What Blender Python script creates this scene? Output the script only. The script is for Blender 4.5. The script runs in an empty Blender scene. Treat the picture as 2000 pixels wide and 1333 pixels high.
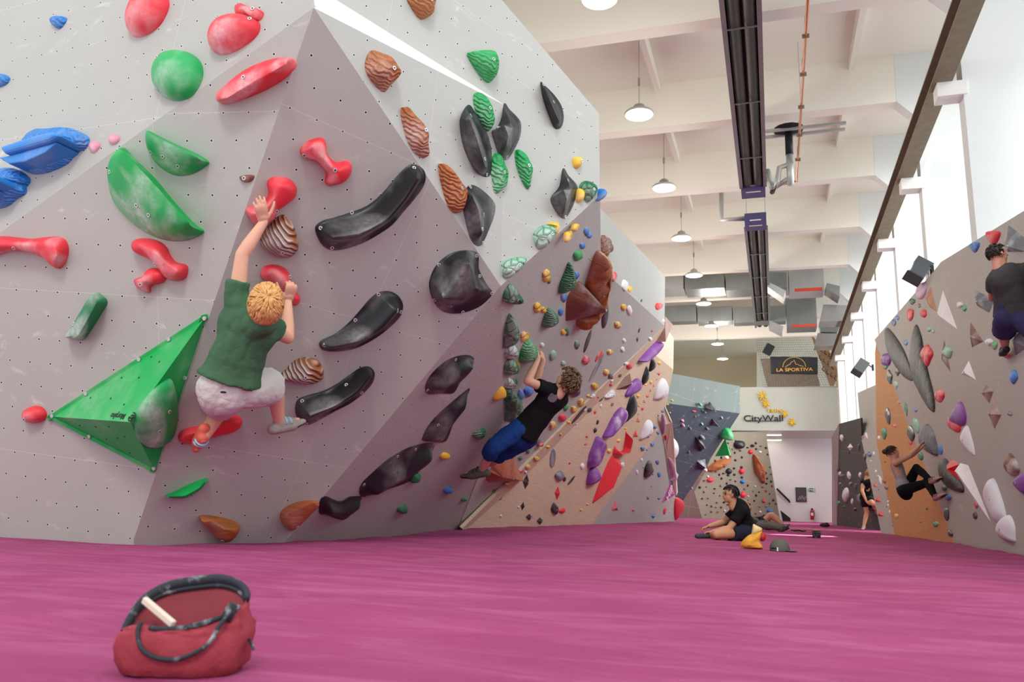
import bpy, bmesh, math, random
from mathutils import Vector, Matrix, noise
from mathutils.bvhtree import BVHTree
random.seed(7)
S = bpy.context.scene
V = Vector
PI = math.pi
# ------------------------------------------------------------------ camera
FPX, CAMH, ROLL, HOR = 1600.0, 0.34, 0.029, 991.0
PITCH = math.atan((HOR - 667) * math.cos(ROLL) / FPX)
YAW = math.radians(17.815)
def raydir(u, v):
    x = (u - 1000) / FPX; y = (666.5 - v) / FPX
    c, s = math.cos(ROLL), math.sin(ROLL)
    x2 = c * x - s * y; y2 = s * x + c * y
    cp, sp = math.cos(PITCH), math.sin(PITCH)
    r, f, z = x2, cp - y2 * sp, sp + y2 * cp
    cy, sy = math.cos(YAW), math.sin(YAW)
    return V((r * cy - f * sy, r * sy + f * cy, z))
CAM = V((0, 0, CAMH))
def Q(u, v, w): return CAM + raydir(u, v) * w
def atX(u, v, x): d = raydir(u, v); return CAM + d * (x / d.x)
def atY(u, v, y): d = raydir(u, v); return CAM + d * (y / d.y)
def atZ(u, v, z): d = raydir(u, v); return CAM + d * ((z - CAMH) / d.z)
cam = bpy.data.cameras.new('camera'); camo = bpy.data.objects.new('camera', cam)
S.collection.objects.link(camo); S.camera = camo
cam.sensor_width = 36; cam.lens = 36 * FPX / 2000; cam.clip_start = .05; cam.clip_end = 400
ax = Q(1000, 666.5, 1) - CAM; xr = (Q(1100, 666.5, 1) - Q(1000, 666.5, 1)).normalized()
zb = -ax.normalized(); yu = zb.cross(xr).normalized()
camo.matrix_world = Matrix(((xr.x, yu.x, zb.x, 0), (xr.y, yu.y, zb.y, 0), (xr.z, yu.z, zb.z, CAMH), (0, 0, 0, 1)))
cam.dof.use_dof = True; cam.dof.focus_distance = 7.5; cam.dof.aperture_fstop = 5.6
# ------------------------------------------------------------------ world and light
W = bpy.data.worlds.new('sky'); S.world = W; W.use_nodes = True
bg = W.node_tree.nodes['Background']; bg.inputs[0].default_value = (.93, .97, 1, 1); bg.inputs[1].default_value = 1.15
def light(name, typ, loc, to, energy, color=(1, 1, 1), **k):
    l = bpy.data.lights.new(name, typ); l.energy = energy; l.color = color
    for a, b in k.items(): setattr(l, a, b)
    o = bpy.data.objects.new(name, l); S.collection.objects.link(o); o.location = loc
    o.rotation_euler = (V(to) - V(loc)).to_track_quat('-Z', 'Y').to_euler(); return o
light('sun', 'SUN', (3, -8, 14), (-2.2, 6, 2), 1.0, (1, .97, .92), angle=math.radians(11))
# daylight entering through the tall side windows, one light per bay
COLY = [11.35 + 3.36 * (i - 2) for i in range(10)]
for i, y in enumerate(COLY[:-1]):
    light('window_daylight', 'AREA', (4.6, y + 1.85, 4.6), (0, y + 1.7, 3.0), (45, 60, 150, 220, 235)[min(i, 4)], (.93, .97, 1), shape='RECTANGLE', size=2.9, size_y=6.5, spread=math.radians(105))
vs = S.view_settings; vs.view_transform = 'Standard'; vs.look = 'None'; vs.gamma = 1; vs.use_curve_mapping = False
vs.exposure = 0.32
S.display_settings.display_device = 'sRGB'
S.cycles.max_bounces = 7; S.cycles.diffuse_bounces = 4; S.cycles.glossy_bounces = 2; S.cycles.caustics_reflective = False; S.cycles.caustics_refractive = False
S.cycles.sample_clamp_indirect = 8
# ------------------------------------------------------------------ materials
def lin(h):
    if isinstance(h, str):
        h = h.lstrip('#'); c = [int(h[i:i + 2], 16) / 255 for i in (0, 2, 4)]
    else: c = h
    return tuple((x / 12.92 if x <= .04045 else ((x + .055) / 1.055) ** 2.4) for x in c) + (1,)
class NT:
    def __init__(s, name, rough=.6, spec=.3, metal=0):
        s.m = bpy.data.materials.new(name); s.m.use_nodes = True; s.t = s.m.node_tree; s.b = s.t.nodes['Principled BSDF']
        s.b.inputs['Roughness'].default_value = rough; s.b.inputs['Metallic'].default_value = metal
        s.b.inputs['Specular IOR Level'].default_value = spec
    def n(s, typ, **k):
        x = s.t.nodes.new(typ)
        for a, b in k.items():
            if a.startswith('i_'): x.inputs[a[2:].replace('_', ' ')].default_value = b
            else: setattr(x, a, b)
        return x
    def l(s, a, b): s.t.links.new(a, b)
    def coord(s, which='Object'):
        return s.n('ShaderNodeTexCoord').outputs[which]
    def mapped(s, which='Object', scale=(1, 1, 1), rot=(0, 0, 0)):
        m = s.n('ShaderNodeMapping'); m.inputs['Scale'].default_value = scale; m.inputs['Rotation'].default_value = rot
        s.l(s.coord(which), m.inputs['Vector']); return m.outputs[0]
    def noise(s, vec, scale, detail=3, rough=.5, dist=0):
        x = s.n('ShaderNodeTexNoise'); x.inputs['Scale'].default_value = scale; x.inputs['Detail'].default_value = detail
        x.inputs['Roughness'].default_value = rough; x.inputs['Distortion'].default_value = dist; s.l(vec, x.inputs['Vector']); return x.outputs['Fac']
    def ramp(s, fac, a, b, inv=False):
        m = s.n('ShaderNodeMapRange'); m.inputs['From Min'].default_value = a; m.inputs['From Max'].default_value = b
        if inv: m.inputs['To Min'].default_value = 1; m.inputs['To Max'].default_value = 0
        s.l(fac, m.inputs['Value']); return m.outputs[0]
    def math(s, op, a, b=None):
        x = s.n('ShaderNodeMath', operation=op)
        for i, q in enumerate((a, b)):
            if q is None: continue
            if isinstance(q, (int, float)): x.inputs[i].default_value = q
            else: s.l(q, x.inputs[i])
        return x.outputs[0]
    def mix(s, fac, a, b):
        x = s.n('ShaderNodeMix', data_type='RGBA')
        for q, i in ((fac, 0), (a, 6), (b, 7)):
            if isinstance(q, (int, float)): x.inputs[i].default_value = q
            elif isinstance(q, tuple): x.inputs[i].default_value = q
            else: s.l(q, x.inputs[i])
        return x.outputs[2]
    def base(s, c):
        if isinstance(c, tuple): s.b.inputs['Base Color'].default_value = c
        else: s.l(c, s.b.inputs['Base Color'])
    def bump(s, h, strength=.3, dist=.01):
        x = s.n('ShaderNodeBump'); x.inputs['Strength'].default_value = strength; x.inputs['Distance'].default_value = dist
        s.l(h, x.inputs['Height']); s.l(x.outputs[0], s.b.inputs['Normal'])
def flat(name, col, rough=.6, metal=0, spec=.3, var=.08, nscale=6, bump=0, bscale=60):
    t = NT(name, rough, spec, metal); c = lin(col)
    if var:
        f = t.noise(t.mapped(), nscale, 4)
        t.base(t.mix(f, tuple(x * (1 - var) for x in c[:3]) + (1,), tuple(min(1, x * (1 + var)) for x in c[:3]) + (1,)))
    else: t.base(c)
    if bump: t.bump(t.noise(t.mapped(), bscale, 3), bump, .01)
    return t.m
def emit(name, col, st):
    t = NT(name); t.base(lin(col)); t.b.inputs['Emission Color'].default_value = lin(col); t.b.inputs['Emission Strength'].default_value = st; return t.m
def panel_mat(name, c0, c1, chalk=.5, holes=True, grain=False, rot=.1, dens=1):
    t = NT(name, .62, .25)
    uv = t.mapped('UV', rot=(0, 0, rot))
    f = t.noise(t.mapped(), 1.3, 5)
    col = t.mix(f, lin(c0), lin(c1))
    sp = t.noise(t.mapped(), 90, 2, .7); col = t.mix(t.ramp(sp, .66, .8), col, lin(tuple(x * .72 for x in hexf(c0))))
    if grain:
        g = t.noise(t.mapped('UV', (3, 60, 1), (0, 0, 1.0)), 1.2, 6, .65, .4); col = t.mix(t.ramp(g, .35, .75), col, lin(grain))
    # chalk smears: streaky and cloudy
    s1 = t.noise(t.mapped('UV', (2.2, 5, 1), (0, 0, .6)), 1.7, 6, .72, .6); s2 = t.noise(t.mapped(), 2.3, 2)
    ch = t.math('MULTIPLY', t.ramp(s1, .58, .78), t.ramp(s2, .45, .62)); ch = t.math('MULTIPLY', ch, chalk)
    col = t.mix(ch, col, lin('#e9e7e6'))
    # rubber scuffs
    s3 = t.noise(t.mapped('UV', (9, 2.5, 1), (0, 0, -.9)), 2.0, 4, .7, 1.2); col = t.mix(t.math('MULTIPLY', t.ramp(s3, .68, .8), .25), col, lin('#6f6a69'))
    sep = t.n('ShaderNodeSeparateXYZ'); t.l(uv, sep.inputs[0]); x, y = sep.outputs[0], sep.outputs[1]
    if holes:
        SX, SY = .19 / dens, .175 / dens
        row = t.math('FLOOR', t.math('DIVIDE', y, SY))
        off = t.math('MULTIPLY', t.math('MODULO', t.math('ABSOLUTE', row), 2), .5)
        fx = t.math('SUBTRACT', t.math('FRACT', t.math('ADD', t.math('DIVIDE', x, SX), off)), .5)
        fy = t.math('SUBTRACT', t.math('FRACT', t.math('DIVIDE', y, SY)), .5)
        dx = t.math('MULTIPLY', fx, SX); dy = t.math('MULTIPLY', fy, SY)
        r = t.math('SQRT', t.math('ADD', t.math('MULTIPLY', dx, dx), t.math('MULTIPLY', dy, dy)))
        col = t.mix(t.math('MULTIPLY', t.math('LESS_THAN', r, .0115), .45), col, lin('#e8e6e4'))
        col = t.mix(t.math('LESS_THAN', r, .007), col, lin('#141318'))
    # joints between the plywood sheets
    jx = t.math('LESS_THAN', t.math('ABSOLUTE', t.math('SUBTRACT', t.math('FRACT', t.math('DIVIDE', x, 2.44)), .5)), .0007)
    jy = t.math('LESS_THAN', t.math('ABSOLUTE', t.math('SUBTRACT', t.math('FRACT', t.math('DIVIDE', y, 1.22)), .5)), .0016)
    col = t.mix(t.math('MULTIPLY', t.math('MAXIMUM', jx, jy), .55), col, lin('#d4d0cd'))
    t.base(col); return t.m
def hexf(h):
    h = h.lstrip('#'); return [int(h[i:i + 2], 16) / 255 for i in (0, 2, 4)]
def hold_mat(name, col, rough=.45, tex=None, chalk=.4, spec=.4):
    t = NT(name, rough, spec); c = lin(col); v = t.mapped()
    f = t.noise(v, 5, 3); k = t.mix(f, tuple(x * .85 for x in c[:3]) + (1,), tuple(min(1, x * 1.12) for x in c[:3]) + (1,))
    h = None
    if tex == 'ribs':
        w = t.n('ShaderNodeTexWave', wave_type='BANDS'); w.inputs['Scale'].default_value = 11; w.inputs['Distortion'].default_value = 8; w.inputs['Detail'].default_value = 2; w.inputs['Detail Scale'].default_value = 1.2
        t.l(t.mapped(rot=(.4, .5, .8)), w.inputs['Vector']); h = w.outputs['Fac']; t.bump(h, .6, .02)
        k = t.mix(t.math('MULTIPLY', t.ramp(h, .0, .35, True), .45), k, tuple(x * .4 for x in c[:3]) + (1,))
    elif tex == 'shell':
        w = t.n('ShaderNodeTexWave', wave_type='BANDS'); w.inputs['Scale'].default_value = 11; w.inputs['Distortion'].default_value = 4; w.inputs['Detail'].default_value = 1; w.inputs['Detail Scale'].default_value = .8
        t.l(t.mapped(rot=(.9, .2, .5)), w.inputs['Vector']); h = w.outputs['Fac']; t.bump(h, 1, .03)
        k = t.mix(t.math('MULTIPLY', t.ramp(h, .15, .9), t.ramp(t.noise(v, 3.5, 3), .40, .58)), lin('#ad7048'), lin('#d9c8bf')); k = t.mix(t.math('MULTIPLY', t.ramp(h, 0, .2, True), .5), k, lin('#6d4128'))
    elif tex == 'crack':
        w = t.n('ShaderNodeTexVoronoi', feature='DISTANCE_TO_EDGE'); w.inputs['Scale'].default_value = 9
        t.l(v, w.inputs['Vector']); h = t.ramp(w.outputs['Distance'], 0, .12); t.bump(h, .8, .02)
        k = t.mix(t.ramp(h, 0, .5, True), k, tuple(x * .5 for x in c[:3]) + (1,))
    elif tex == 'rock':
        n1 = t.noise(v, 9, 8, .65, .8); t.bump(n1, .9, .05)
    elif tex == 'wood':
        g = t.noise(t.mapped(scale=(3, 3, 40), rot=(.5, .9, 0)), 1.5, 6, .6); t.bump(g, .5, .01)
        k = t.mix(t.ramp(g, .4, .7), k, tuple(x * .62 for x in c[:3]) + (1,))
    else: t.bump(t.noise(v, 140, 2), .12, .004)
    if chalk:
        blk = col == COL['black']; n2 = t.noise(v, 2.6 if blk else 3.4, 2, .5, .2); n3 = t.noise(v, 22, 5, .7); m = t.math('MULTIPLY', t.ramp(n2, .48, .74), t.math('MULTIPLY', t.ramp(n3, .15, .6), chalk * (.6 if blk else (.8 if tex == 'ribs' else 1.25))))
        k = t.mix(m, k, lin('#ece9ea'))
    t.base(k); return t.m
MAT = {}
def M_(key, fn, *a, **k):
    if key not in MAT: MAT[key] = fn(key.replace('|', '_'), *a, **k)
    return MAT[key]
COL = dict(red='#df3440', green='#1ba455', dkgreen='#1f7a4c', blue='#2b80cf', dkblue='#2a4f9e', yellow='#efc032', purple='#84409c', black='#1c1e22', grey='#6d7278',
           brown='#ab622f', dkbrown='#7a4a38', white='#ebeaee', pink='#d98aa0', palegreen='#8dc3a4', lilac='#c9a6bf', pinkpurple='#c55aa8', rust='#b5603a', lime='#08a850', silver='#8d9297')
def hm(col, tex=None, chalk=.4, rough=None):
    if rough is None: rough = .38 if col in ('black',) else .5
    return M_('hold|%s|%s|%.1f' % (col, tex, chalk), hold_mat, COL[col], rough, tex, chalk)
# ------------------------------------------------------------------ mesh helpers
def link(o, parent=None):
    S.collection.objects.link(o)
    if parent is not None: o.parent = parent; o.matrix_parent_inverse = parent.matrix_world.inverted()
    return o
def tag(o, label=None, cat=None, group=None, kind=None):
    if label: o['label'] = label
    if cat: o['category'] = cat
    if group: o['group'] = group
    if kind: o['kind'] = kind
    return o
def empty(name, loc=(0, 0, 0)):
    o = bpy.data.objects.new(name, None); o.location = loc; S.collection.objects.link(o)
    o.matrix_world = Matrix.Translation(V(loc)); o.empty_display_size = .05; return o
class MB:
    def __init__(s): s.v = []; s.f = []
    def add(s, vs, fs):
        k = len(s.v); s.v += [V(p) for p in vs]; s.f += [tuple(i + k for i in f) for f in fs]; return s
    def box(s, a, b, R=None, c=None):
        x0, y0, z0 = a; x1, y1, z1 = b
        vs = [V(p) for p in ((x0, y0, z0), (x1, y0, z0), (x1, y1, z0), (x0, y1, z0), (x0, y0, z1), (x1, y0, z1), (x1, y1, z1), (x0, y1, z1))]
        if R is not None: vs = [V(c) + R @ p for p in vs]
        return s.add(vs, [(3, 2, 1, 0), (4, 5, 6, 7), (0, 1, 5, 4), (1, 2, 6, 5), (2, 3, 7, 6), (3, 0, 4, 7)])
    def prism(s, poly, vec):
        n = len(poly); vec = V(vec); a = [V(p) for p in poly]; b = [p + vec for p in a]
        nn = sum(((a[i]).cross(a[(i + 1) % n]) for i in range(n)), V((0, 0, 0)))
        fl = nn.dot(vec) > 0
        if fl: a, b = a[::-1], b[::-1]
        return s.add(a + b, [tuple(range(n)), tuple(range(2 * n - 1, n - 1, -1))] + [(i, i + n, (i + 1) % n + n, (i + 1) % n) for i in range(n)])
    def tube(s, pts, r, n=8, flat=1.0, side=None):
        pts = [V(p) for p in pts]; m = len(pts); rs = r if isinstance(r, (list, tuple)) else [r] * m
        k = len(s.v); prev = None
        for i, p in enumerate(pts):
            t = (pts[min(i + 1, m - 1)] - pts[max(i - 1, 0)]).normalized()
            if prev is None: a = t.orthogonal().normalized() if side is None else (V(side) - t * t.dot(V(side))).normalized()
            else: a = (prev - t * prev.dot(t)).normalized()
            prev = a; b = t.cross(a)
            for j in range(n):
                an = 2 * PI * j / n; s.v.append(p + a * math.cos(an) * rs[i] + b * math.sin(an) * rs[i] * flat)
        for i in range(m - 1):
            for j in range(n): s.f.append((k + i * n + j, k + i * n + (j + 1) % n, k + (i + 1) * n + (j + 1) % n, k + (i + 1) * n + j))
        s.f.append(tuple(k + j for j in range(n - 1, -1, -1))); s.f.append(tuple(k + (m - 1) * n + j for j in range(n))); return s
    def ball(s, c, r, n=12, R=None):
        c = V(c); r = V((r, r, r)) if isinstance(r, (int, float)) else V(r); k = len(s.v); m = n // 2
        for i in range(1, m):
            th = PI * i / m
            for j in range(n):
                ph = 2 * PI * j / n; p = V((r.x * math.sin(th) * math.cos(ph), r.y * math.sin(th) * math.sin(ph), r.z * math.cos(th)))
                s.v.append(c + (R @ p if R is not None else p))
        up = V((0, 0, r.z)); s.v.append(c + (R @ up if R is not None else up)); s.v.append(c - (R @ up if R is not None else up)); T = len(s.v) - 2
        for i in range(m - 2):
            for j in range(n): s.f.append((k + i * n + j, k + (i + 1) * n + j, k + (i + 1) * n + (j + 1) % n, k + i * n + (j + 1) % n))
        for j in range(n): s.f.append((T, k + j, k + (j + 1) % n)); s.f.append((T + 1, k + (m - 2) * n + (j + 1) % n, k + (m - 2) * n + j))
        return s
    def caps(s, a, b, ra, rb, flat=1.0, side=None, n=14):
        """tapered capsule; side = direction of the full radius, the other cross axis is scaled by flat"""
        a, b = V(a), V(b); t = (b - a)
        if t.length < 1e-6: t = V((0, 0, 1e-4))
        L = t.length; t.normalize(); pts = []; rs = []
        for q in (0, .25, .5, .75): an = q * PI / 2; pts.append(a - t * ra * math.cos(an)); rs.append(max(ra * math.sin(an), ra * .02))
        for q in (0, .5, 1): pts.append(a + t * L * q); rs.append(ra + (rb - ra) * q)
        for q in (.75, .5, .25, 0): an = q * PI / 2; pts.append(b + t * rb * math.cos(an)); rs.append(max(rb * math.sin(an), rb * .02))
        return s.tube(pts, rs, n, flat, side)
    def build(s, name, mat, parent=None, smooth=False, auto=None):
        me = bpy.data.meshes.new(name); me.from_pydata([tuple(p) for p in s.v], [], s.f); me.update()
        if auto is not None:
            bm = bmesh.new(); bm.from_mesh(me); bmesh.ops.remove_doubles(bm, verts=bm.verts, dist=1e-5); bmesh.ops.recalc_face_normals(bm, faces=bm.faces)
            for f in bm.faces: f.smooth = True
            for e in bm.edges:
                if len(e.link_faces) == 2 and e.calc_face_angle(0) > auto: e.smooth = False
            bm.to_mesh(me); bm.free()
        if smooth: me.polygons.foreach_set('use_smooth', [True] * len(me.polygons))
        o = bpy.data.objects.new(name, me)
        if mat is not None: me.materials.append(mat)
        return link(o, parent)
def recenter(o):
    """move the origin of a mesh object to the middle of its vertices"""
    me = o.data; c = sum((v.co for v in me.vertices), V()) / max(1, len(me.vertices))
    me.transform(Matrix.Translation(-c)); o.location = o.location + c; o.matrix_world = Matrix.Translation(o.location); return o
# ------------------------------------------------------------------ floor shape
def sstep(a, b, x): t = max(0, min(1, (x - a) / (b - a))); return t * t * (3 - 2 * t)
def floorz(x, y):
    return .0013 * y + .05 * sstep(-1.0, -2.6, x) * sstep(7.5, 10, y)
def floor_hit(u, v):
    d = raydir(u, v); lo, hi = .5, 60.
    for _ in range(60):
        m = (lo + hi) / 2; p = CAM + d * m
        if p.z > floorz(p.x, p.y): lo = m
        else: hi = m
    return lo
# ------------------------------------------------------------------ climbing wall faces, each a plane fixed by three corners
class Face:
    def __init__(s, a, b, c):
        s.o = V(a); n = (V(b) - V(a)).cross(V(c) - V(a)).normalized()
        if n.dot(CAM - s.o) < 0: n = -n
        s.n = n; up = V((0, 0, 1)); s.ex = up.cross(n).normalized(); s.ey = n.cross(s.ex)
    def hit(s, u, v, off=0):
        d = raydir(u, v); w = (off - (CAM - s.o).dot(s.n)) / d.dot(s.n); return CAM + d * w
    def uv(s, p): q = p - s.o; return q.dot(s.ex), q.dot(s.ey)
    def pt(s, a, b, off=0): return s.o + s.ex * a + s.ey * b + s.n * off
# ------------------------------------------------------------------ large structure
m_wallpaint = flat('white_wall_paint', '#e4e8e6', .8, var=.03, nscale=1.5)
m_ceil = flat('ceiling_paint', '#efece0', .85, var=.04, nscale=.8)
m_farwall = flat('far_wall_paint', '#d8c9b0', .85, var=.04, nscale=.8)
m_lowwhite = flat('stair_wall_paint', '#e6e2e2', .8, var=.04, nscale=.8)
def mat_floor():
    t = NT('magenta_carpet_mat', .9, .12)
    v = t.mapped(); f = t.noise(v, 1.1, 6, .6); c = t.mix(t.ramp(f, .3, .7), lin('#913c65'), lin('#a54973'))
    s = t.noise(t.mapped(scale=(1.2, 3.6, 1), rot=(0, 0, .25)), 1.3, 7, .68, .9); c = t.mix(t.math('MULTIPLY', t.ramp(s, .45, .75), .5), c, lin('#c2709b'))
    sp = t.noise(v, 260, 2, .8); c = t.mix(t.math('MULTIPLY', t.ramp(sp, .55, .8), .35), c, lin('#74274f'))
    w = t.noise(v, 55, 3, .7); c = t.mix(t.math('MULTIPLY', t.ramp(w, .69, .75), .4), c, lin('#c99ab3'))
    t.base(c); h = t.math('ADD', t.math('MULTIPLY', t.noise(t.mapped(scale=(1, 4, 1), rot=(0, 0, .2)), 3.0, 5), 1.0), t.math('MULTIPLY', sp, .12)); t.bump(h, .55, .03)
    return t.m
def wave(x, y):
    a = noise.noise(V((x * .55, y * 1.1, 0))) * .017 + noise.noise(V((x * 1.2 + 9, y * 3.2, 3))) * .013 + noise.noise(V((x * 2.6 + y, y * 7.5, 8))) * .004
    return a * (1 - .5 * sstep(9, 16, y)) * sstep(.8, 2.2, abs(y) + abs(x))
b = MB(); xs = [-9 + .12 * i for i in range(125)]; ys = []; yv = -1.2
while yv < 44.3: ys.append(yv); yv += .05 if .5 < yv < 9 else (.1 if yv < 14 else .4)
nx = len(xs)
b.add([(x, y, floorz(x, y) + (wave(x, y) if -1 < y < 26 else 0)) for y in ys for x in xs], [(j * nx + i, j * nx + i + 1, (j + 1) * nx + i + 1, (j + 1) * nx + i) for j in range(len(ys) - 1) for i in range(nx - 1)])
fl = b.build('floor', mat_floor(), smooth=True); tag(fl, 'magenta carpeted crash mat floor with soft wrinkles running through the hall', kind='structure')
# --- ceiling slab, portal frames, ribs
TOPZ = 8.45
b = MB().box((-8.2, 7.9, TOPZ), (4.3, 44.3, TOPZ + .2)); ceil = b.build('ceiling', m_ceil); tag(ceil, 'off-white concrete ceiling slab carried by deep cross beams', kind='structure')
BY = [7.99 + 3.36 * k for k in range(9)]
for y in BY:
    p = [(-8.2, y, 7.6), (2.28, y, 7.55), (2.28, y, TOPZ + .05), (-8.2, y, TOPZ + .05)]
    MB().prism(p, (0, .29, 0)).build('cross_beam', m_ceil, ceil)
    p = [(2.28, y - .004, 7.55), (2.57, y - .004, 7.23), (2.6, y - .004, -.05), (4.2, y - .004, -.05), (4.2, y - .004, TOPZ + .05), (2.28, y - .004, TOPZ + .05)]
    MB().prism(p, (0, .298, 0)).build('haunched_column', m_wallpaint, ceil)
for y in BY[:-1]:
    for x in (-1.95, 1.53, -5.4):
        MB().prism([(x, y + .29, TOPZ + .02), (x, y + .29, 8.02), (x, y + 1.3, 8.17), (x, y + 3.36, 8.27), (x, y + 3.36, TOPZ + .02)], (.1, 0, 0)).build('stiffening_rib', m_ceil, ceil)
# --- right wall with tall windows between the frames
b = MB().box((4.1, -1, -.1), (4.25, 44, 1.1)).box((4.1, 7.9, 8.1), (4.25, 44, TOPZ + .1)); wr = b.build('wall_right', m_wallpaint); tag(wr, 'white side wall with tall windows between the frames', kind='structure')
for i in range(7):
    y0, y1 = BY[i + 1] + .29, BY[i + 1] + 3.36
    if y1 > 36: break
    b = MB()
    for z in (1.1, 3.4, 5.7, 8.02): b.box((4.12, y0, z), (4.2, y1, z + .08))
    for k in range(4): yy = y0 + (y1 - y0 - .06) * k / 3; b.box((4.121, yy, 1.1), (4.199, yy + .06, 8.1))
    tag(b.build('window_%d' % (i + 1), m_wallpaint), 'tall white steel window grid in the side wall', kind='structure')
# --- left building wall and far walls
tag(MB().box((-8.3, 6, -.1), (-8.2, 44.3, TOPZ + .1)).build('wall_left', m_wallpaint), 'plain building wall behind the climbing walls', kind='structure')
tag(MB().box((-8.2, 40.0, -.1), (4.2, 40.15, 3.8)).build('wall_back', m_lowwhite), 'white wall under the gallery at the far end of the hall', kind='structure')
tag(MB().box((-8.2, 44.2, 3.7), (4.2, 44.35, TOPZ + .1)).build('wall_far', m_farwall), 'beige upper wall at the far end of the hall', kind='structure')
m_par = panel_mat('gallery_panel', '#b9bdb3', '#c6cac0', .1, True, dens=.7)
def uvbox(o, sc=1.0):
    me = o.data; ul = me.uv_layers.new(name='UVMap')
    for p in me.polygons:
        n = p.normal; a = max(range(3), key=lambda i: abs(n[i]))
        for li in p.loop_indices:
            c = me.vertices[me.loops[li].vertex_index].co; q = [c[i] for i in range(3) if i != a]; ul.data[li].uv = (q[0] * sc, q[1] * sc)
pz0, pz1 = atY(1550, 841.5, 36).z, atY(1550, 755.5, 36).z
par = MB().box((-8.2, 36, pz0), (2.6, 36.12, pz1)).box((-8.2, 36.12, pz0 + .02), (4.2, 44.2, pz0 + .22)).build('wall_gallery', m_par); uvbox(par)
tag(par, 'pale grey-green gallery front panel spanning the far end of the hall', kind='structure')
# ------------------------------------------------------------------ climbing wall faces
A = Q(613, 15, 5.0); G1 = Q(556, 1060, floor_hit(556, 1060)); B = Q(978, 559, 6.6)
F2 = Face(A, G1, B); G0 = F2.hit(261, 1055)
F1 = Face(A, G0, Q(0, 1048, floor_hit(0, 1048))); L0 = F1.hit(0, 455)
F0 = Face(A, L0, A + V((0, .06, 1)))
G2 = Q(897, 1033, floor_hit(897, 1033)); F3 = Face(G1, B, G2)
G2b = Q(905, 1033, floor_hit(905, 1033) + .02)
F7 = Face(B, G2b, Q(1298, 637, 15.5)); K = F7.hit(1172, 382); M0 = F7.hit(1174, 525); C1 = F7.hit(1298, 637)
F6 = Face(B, K, B + V((0.02, 0, 1))); C = F6.hit(985, 205)
F4 = Face(A, B, C); F5 = Face(C, F6.hit(993, 15), Q(657, 0, 5.75)); FL = Face(A, C, Q(657, 0, 5.75))
F8 = Face(M0, C1, M0 + V((0, 0, 1)))
G3 = Q(1155, 1025, floor_hit(1155, 1025)); G4 = Q(1320, 1019, floor_hit(1320, 1019))
F9 = Face(G2b, G3, Q(1298, 655, 16.2)); F10 = Face(G3, G4, F9.hit(1294, 836))
F11 = Face(F9.hit(1275, 690), F9.hit(1315, 722), F9.hit(1275, 690) + V((-.05, 0, 1)))
FW = Face(F3.hit(983, 820), F7.hit(1014, 925), G2); FS = Face(C1, F9.hit(1298, 655), F9.hit(1014, 942))
F12 = Face(F10.hit(1289, 828), F10.hit(1319, 967), F10.hit(1300, 850) + V((.5, .9, 0)))
R1 = Face(Q(2000, 1085, floor_hit(2000, 1085)), Q(1865, 1062, floor_hit(1865, 1062)), atX(1835, 515, 2.48))
R2 = Face(R1.hit(1711, 672), R1.hit(1864, 1062), Q(1747, 1045, floor_hit(1747, 1045)))
R4 = Face(Q(1722, 1037, floor_hit(1722, 1037)), Q(1636, 1027, floor_hit(1636, 1027)), Q(1681, 817, floor_hit(1722, 1037) + .5))
R3 = Face(R2.hit(1712, 864), R2.hit(1747, 1045), R4.hit(1683, 860))
D1 = Face(Q(1313, 730, 25.5), Q(1445, 755, 28), Q(1445, 808, 28)); D2 = Face(D1.hit(1302, 788), D1.hit(1445, 808), Q(1330, 985, 29.5))
E1 = Face(Q(1373, 1014, 33.), Q(1525, 1020, 35.), Q(1450, 850, 33.6))
EX = Face(Q(1300, 1013, 31.5), Q(1372, 1014, 32.7), Q(1330, 880, 32))
FACES = dict(F0=F0, F1=F1, F2=F2, F3=F3, F4=F4, F5=F5, F6=F6, F7=F7, F8=F8, F9=F9, F10=F10, F11=F11, F12=F12, FW=FW, FS=FS, R1=R1, R2=R2, R3=R3, R4=R4, D1=D1, D2=D2, E1=E1)
m_grey = panel_mat('climbing_panel_grey', '#a9a8a2', '#b3b2ac', .65)
m_greyF = panel_mat('climbing_panel_grey_far', '#aeb0aa', '#b8b9b3', .6)
m_greyR = panel_mat('climbing_panel_warm_grey', '#aca79f', '#b6b1a9', .6)
m_ply = panel_mat('climbing_panel_plywood', '#d3bda3', '#dcc8b0', .35, False, '#bfa58a')
m_plyW = panel_mat('climbing_panel_plywood_pale', '#e3d6c0', '#eadfcc', .2, False, '#d8c8ae')
m_plyO = panel_mat('climbing_panel_plywood_orange', '#c98d55', '#d39a62', .3, False, '#b37a45')
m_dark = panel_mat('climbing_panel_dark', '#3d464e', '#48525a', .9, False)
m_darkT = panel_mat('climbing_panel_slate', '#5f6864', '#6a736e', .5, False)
m_charc = panel_mat('climbing_panel_charcoal', '#474944', '#52544e', .55, False)
m_beige = panel_mat('climbing_panel_beige', '#887f6d', '#918876', .2, False)  # beige made darker, the shade under the gallery is put into the colour
m_maroon = panel_mat('climbing_panel_brown', '#5d4640', '#66504a', .2, False)
def facet(parent, F, pts, mat, th=.045, name='panel', lab=None):
    ps = []
    for p in pts: ps.append(F.hit(*p) if isinstance(p, tuple) else p - F.n * (p - F.o).dot(F.n))
    o = MB().prism(ps, -F.n * th).build(name, mat, parent); me = o.data; ul = me.uv_layers.new(name='UVMap')
    for p in me.polygons:
        for li in p.loop_indices: ul.data[li].uv = F.uv(me.vertices[me.loops[li].vertex_index].co)
    if lab: o['label'] = lab
    return o
LW = empty('climbing_wall', G1); tag(LW, 'long faceted grey climbing wall overhanging the mat along the left of the hall, its far half in bare plywood', 'climbing wall')
facet(LW, F0, [A, L0, (-220, 613), (-220, -300), (560, -300), (605, 0)], m_grey, lab='bright upright upper panel')
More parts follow.
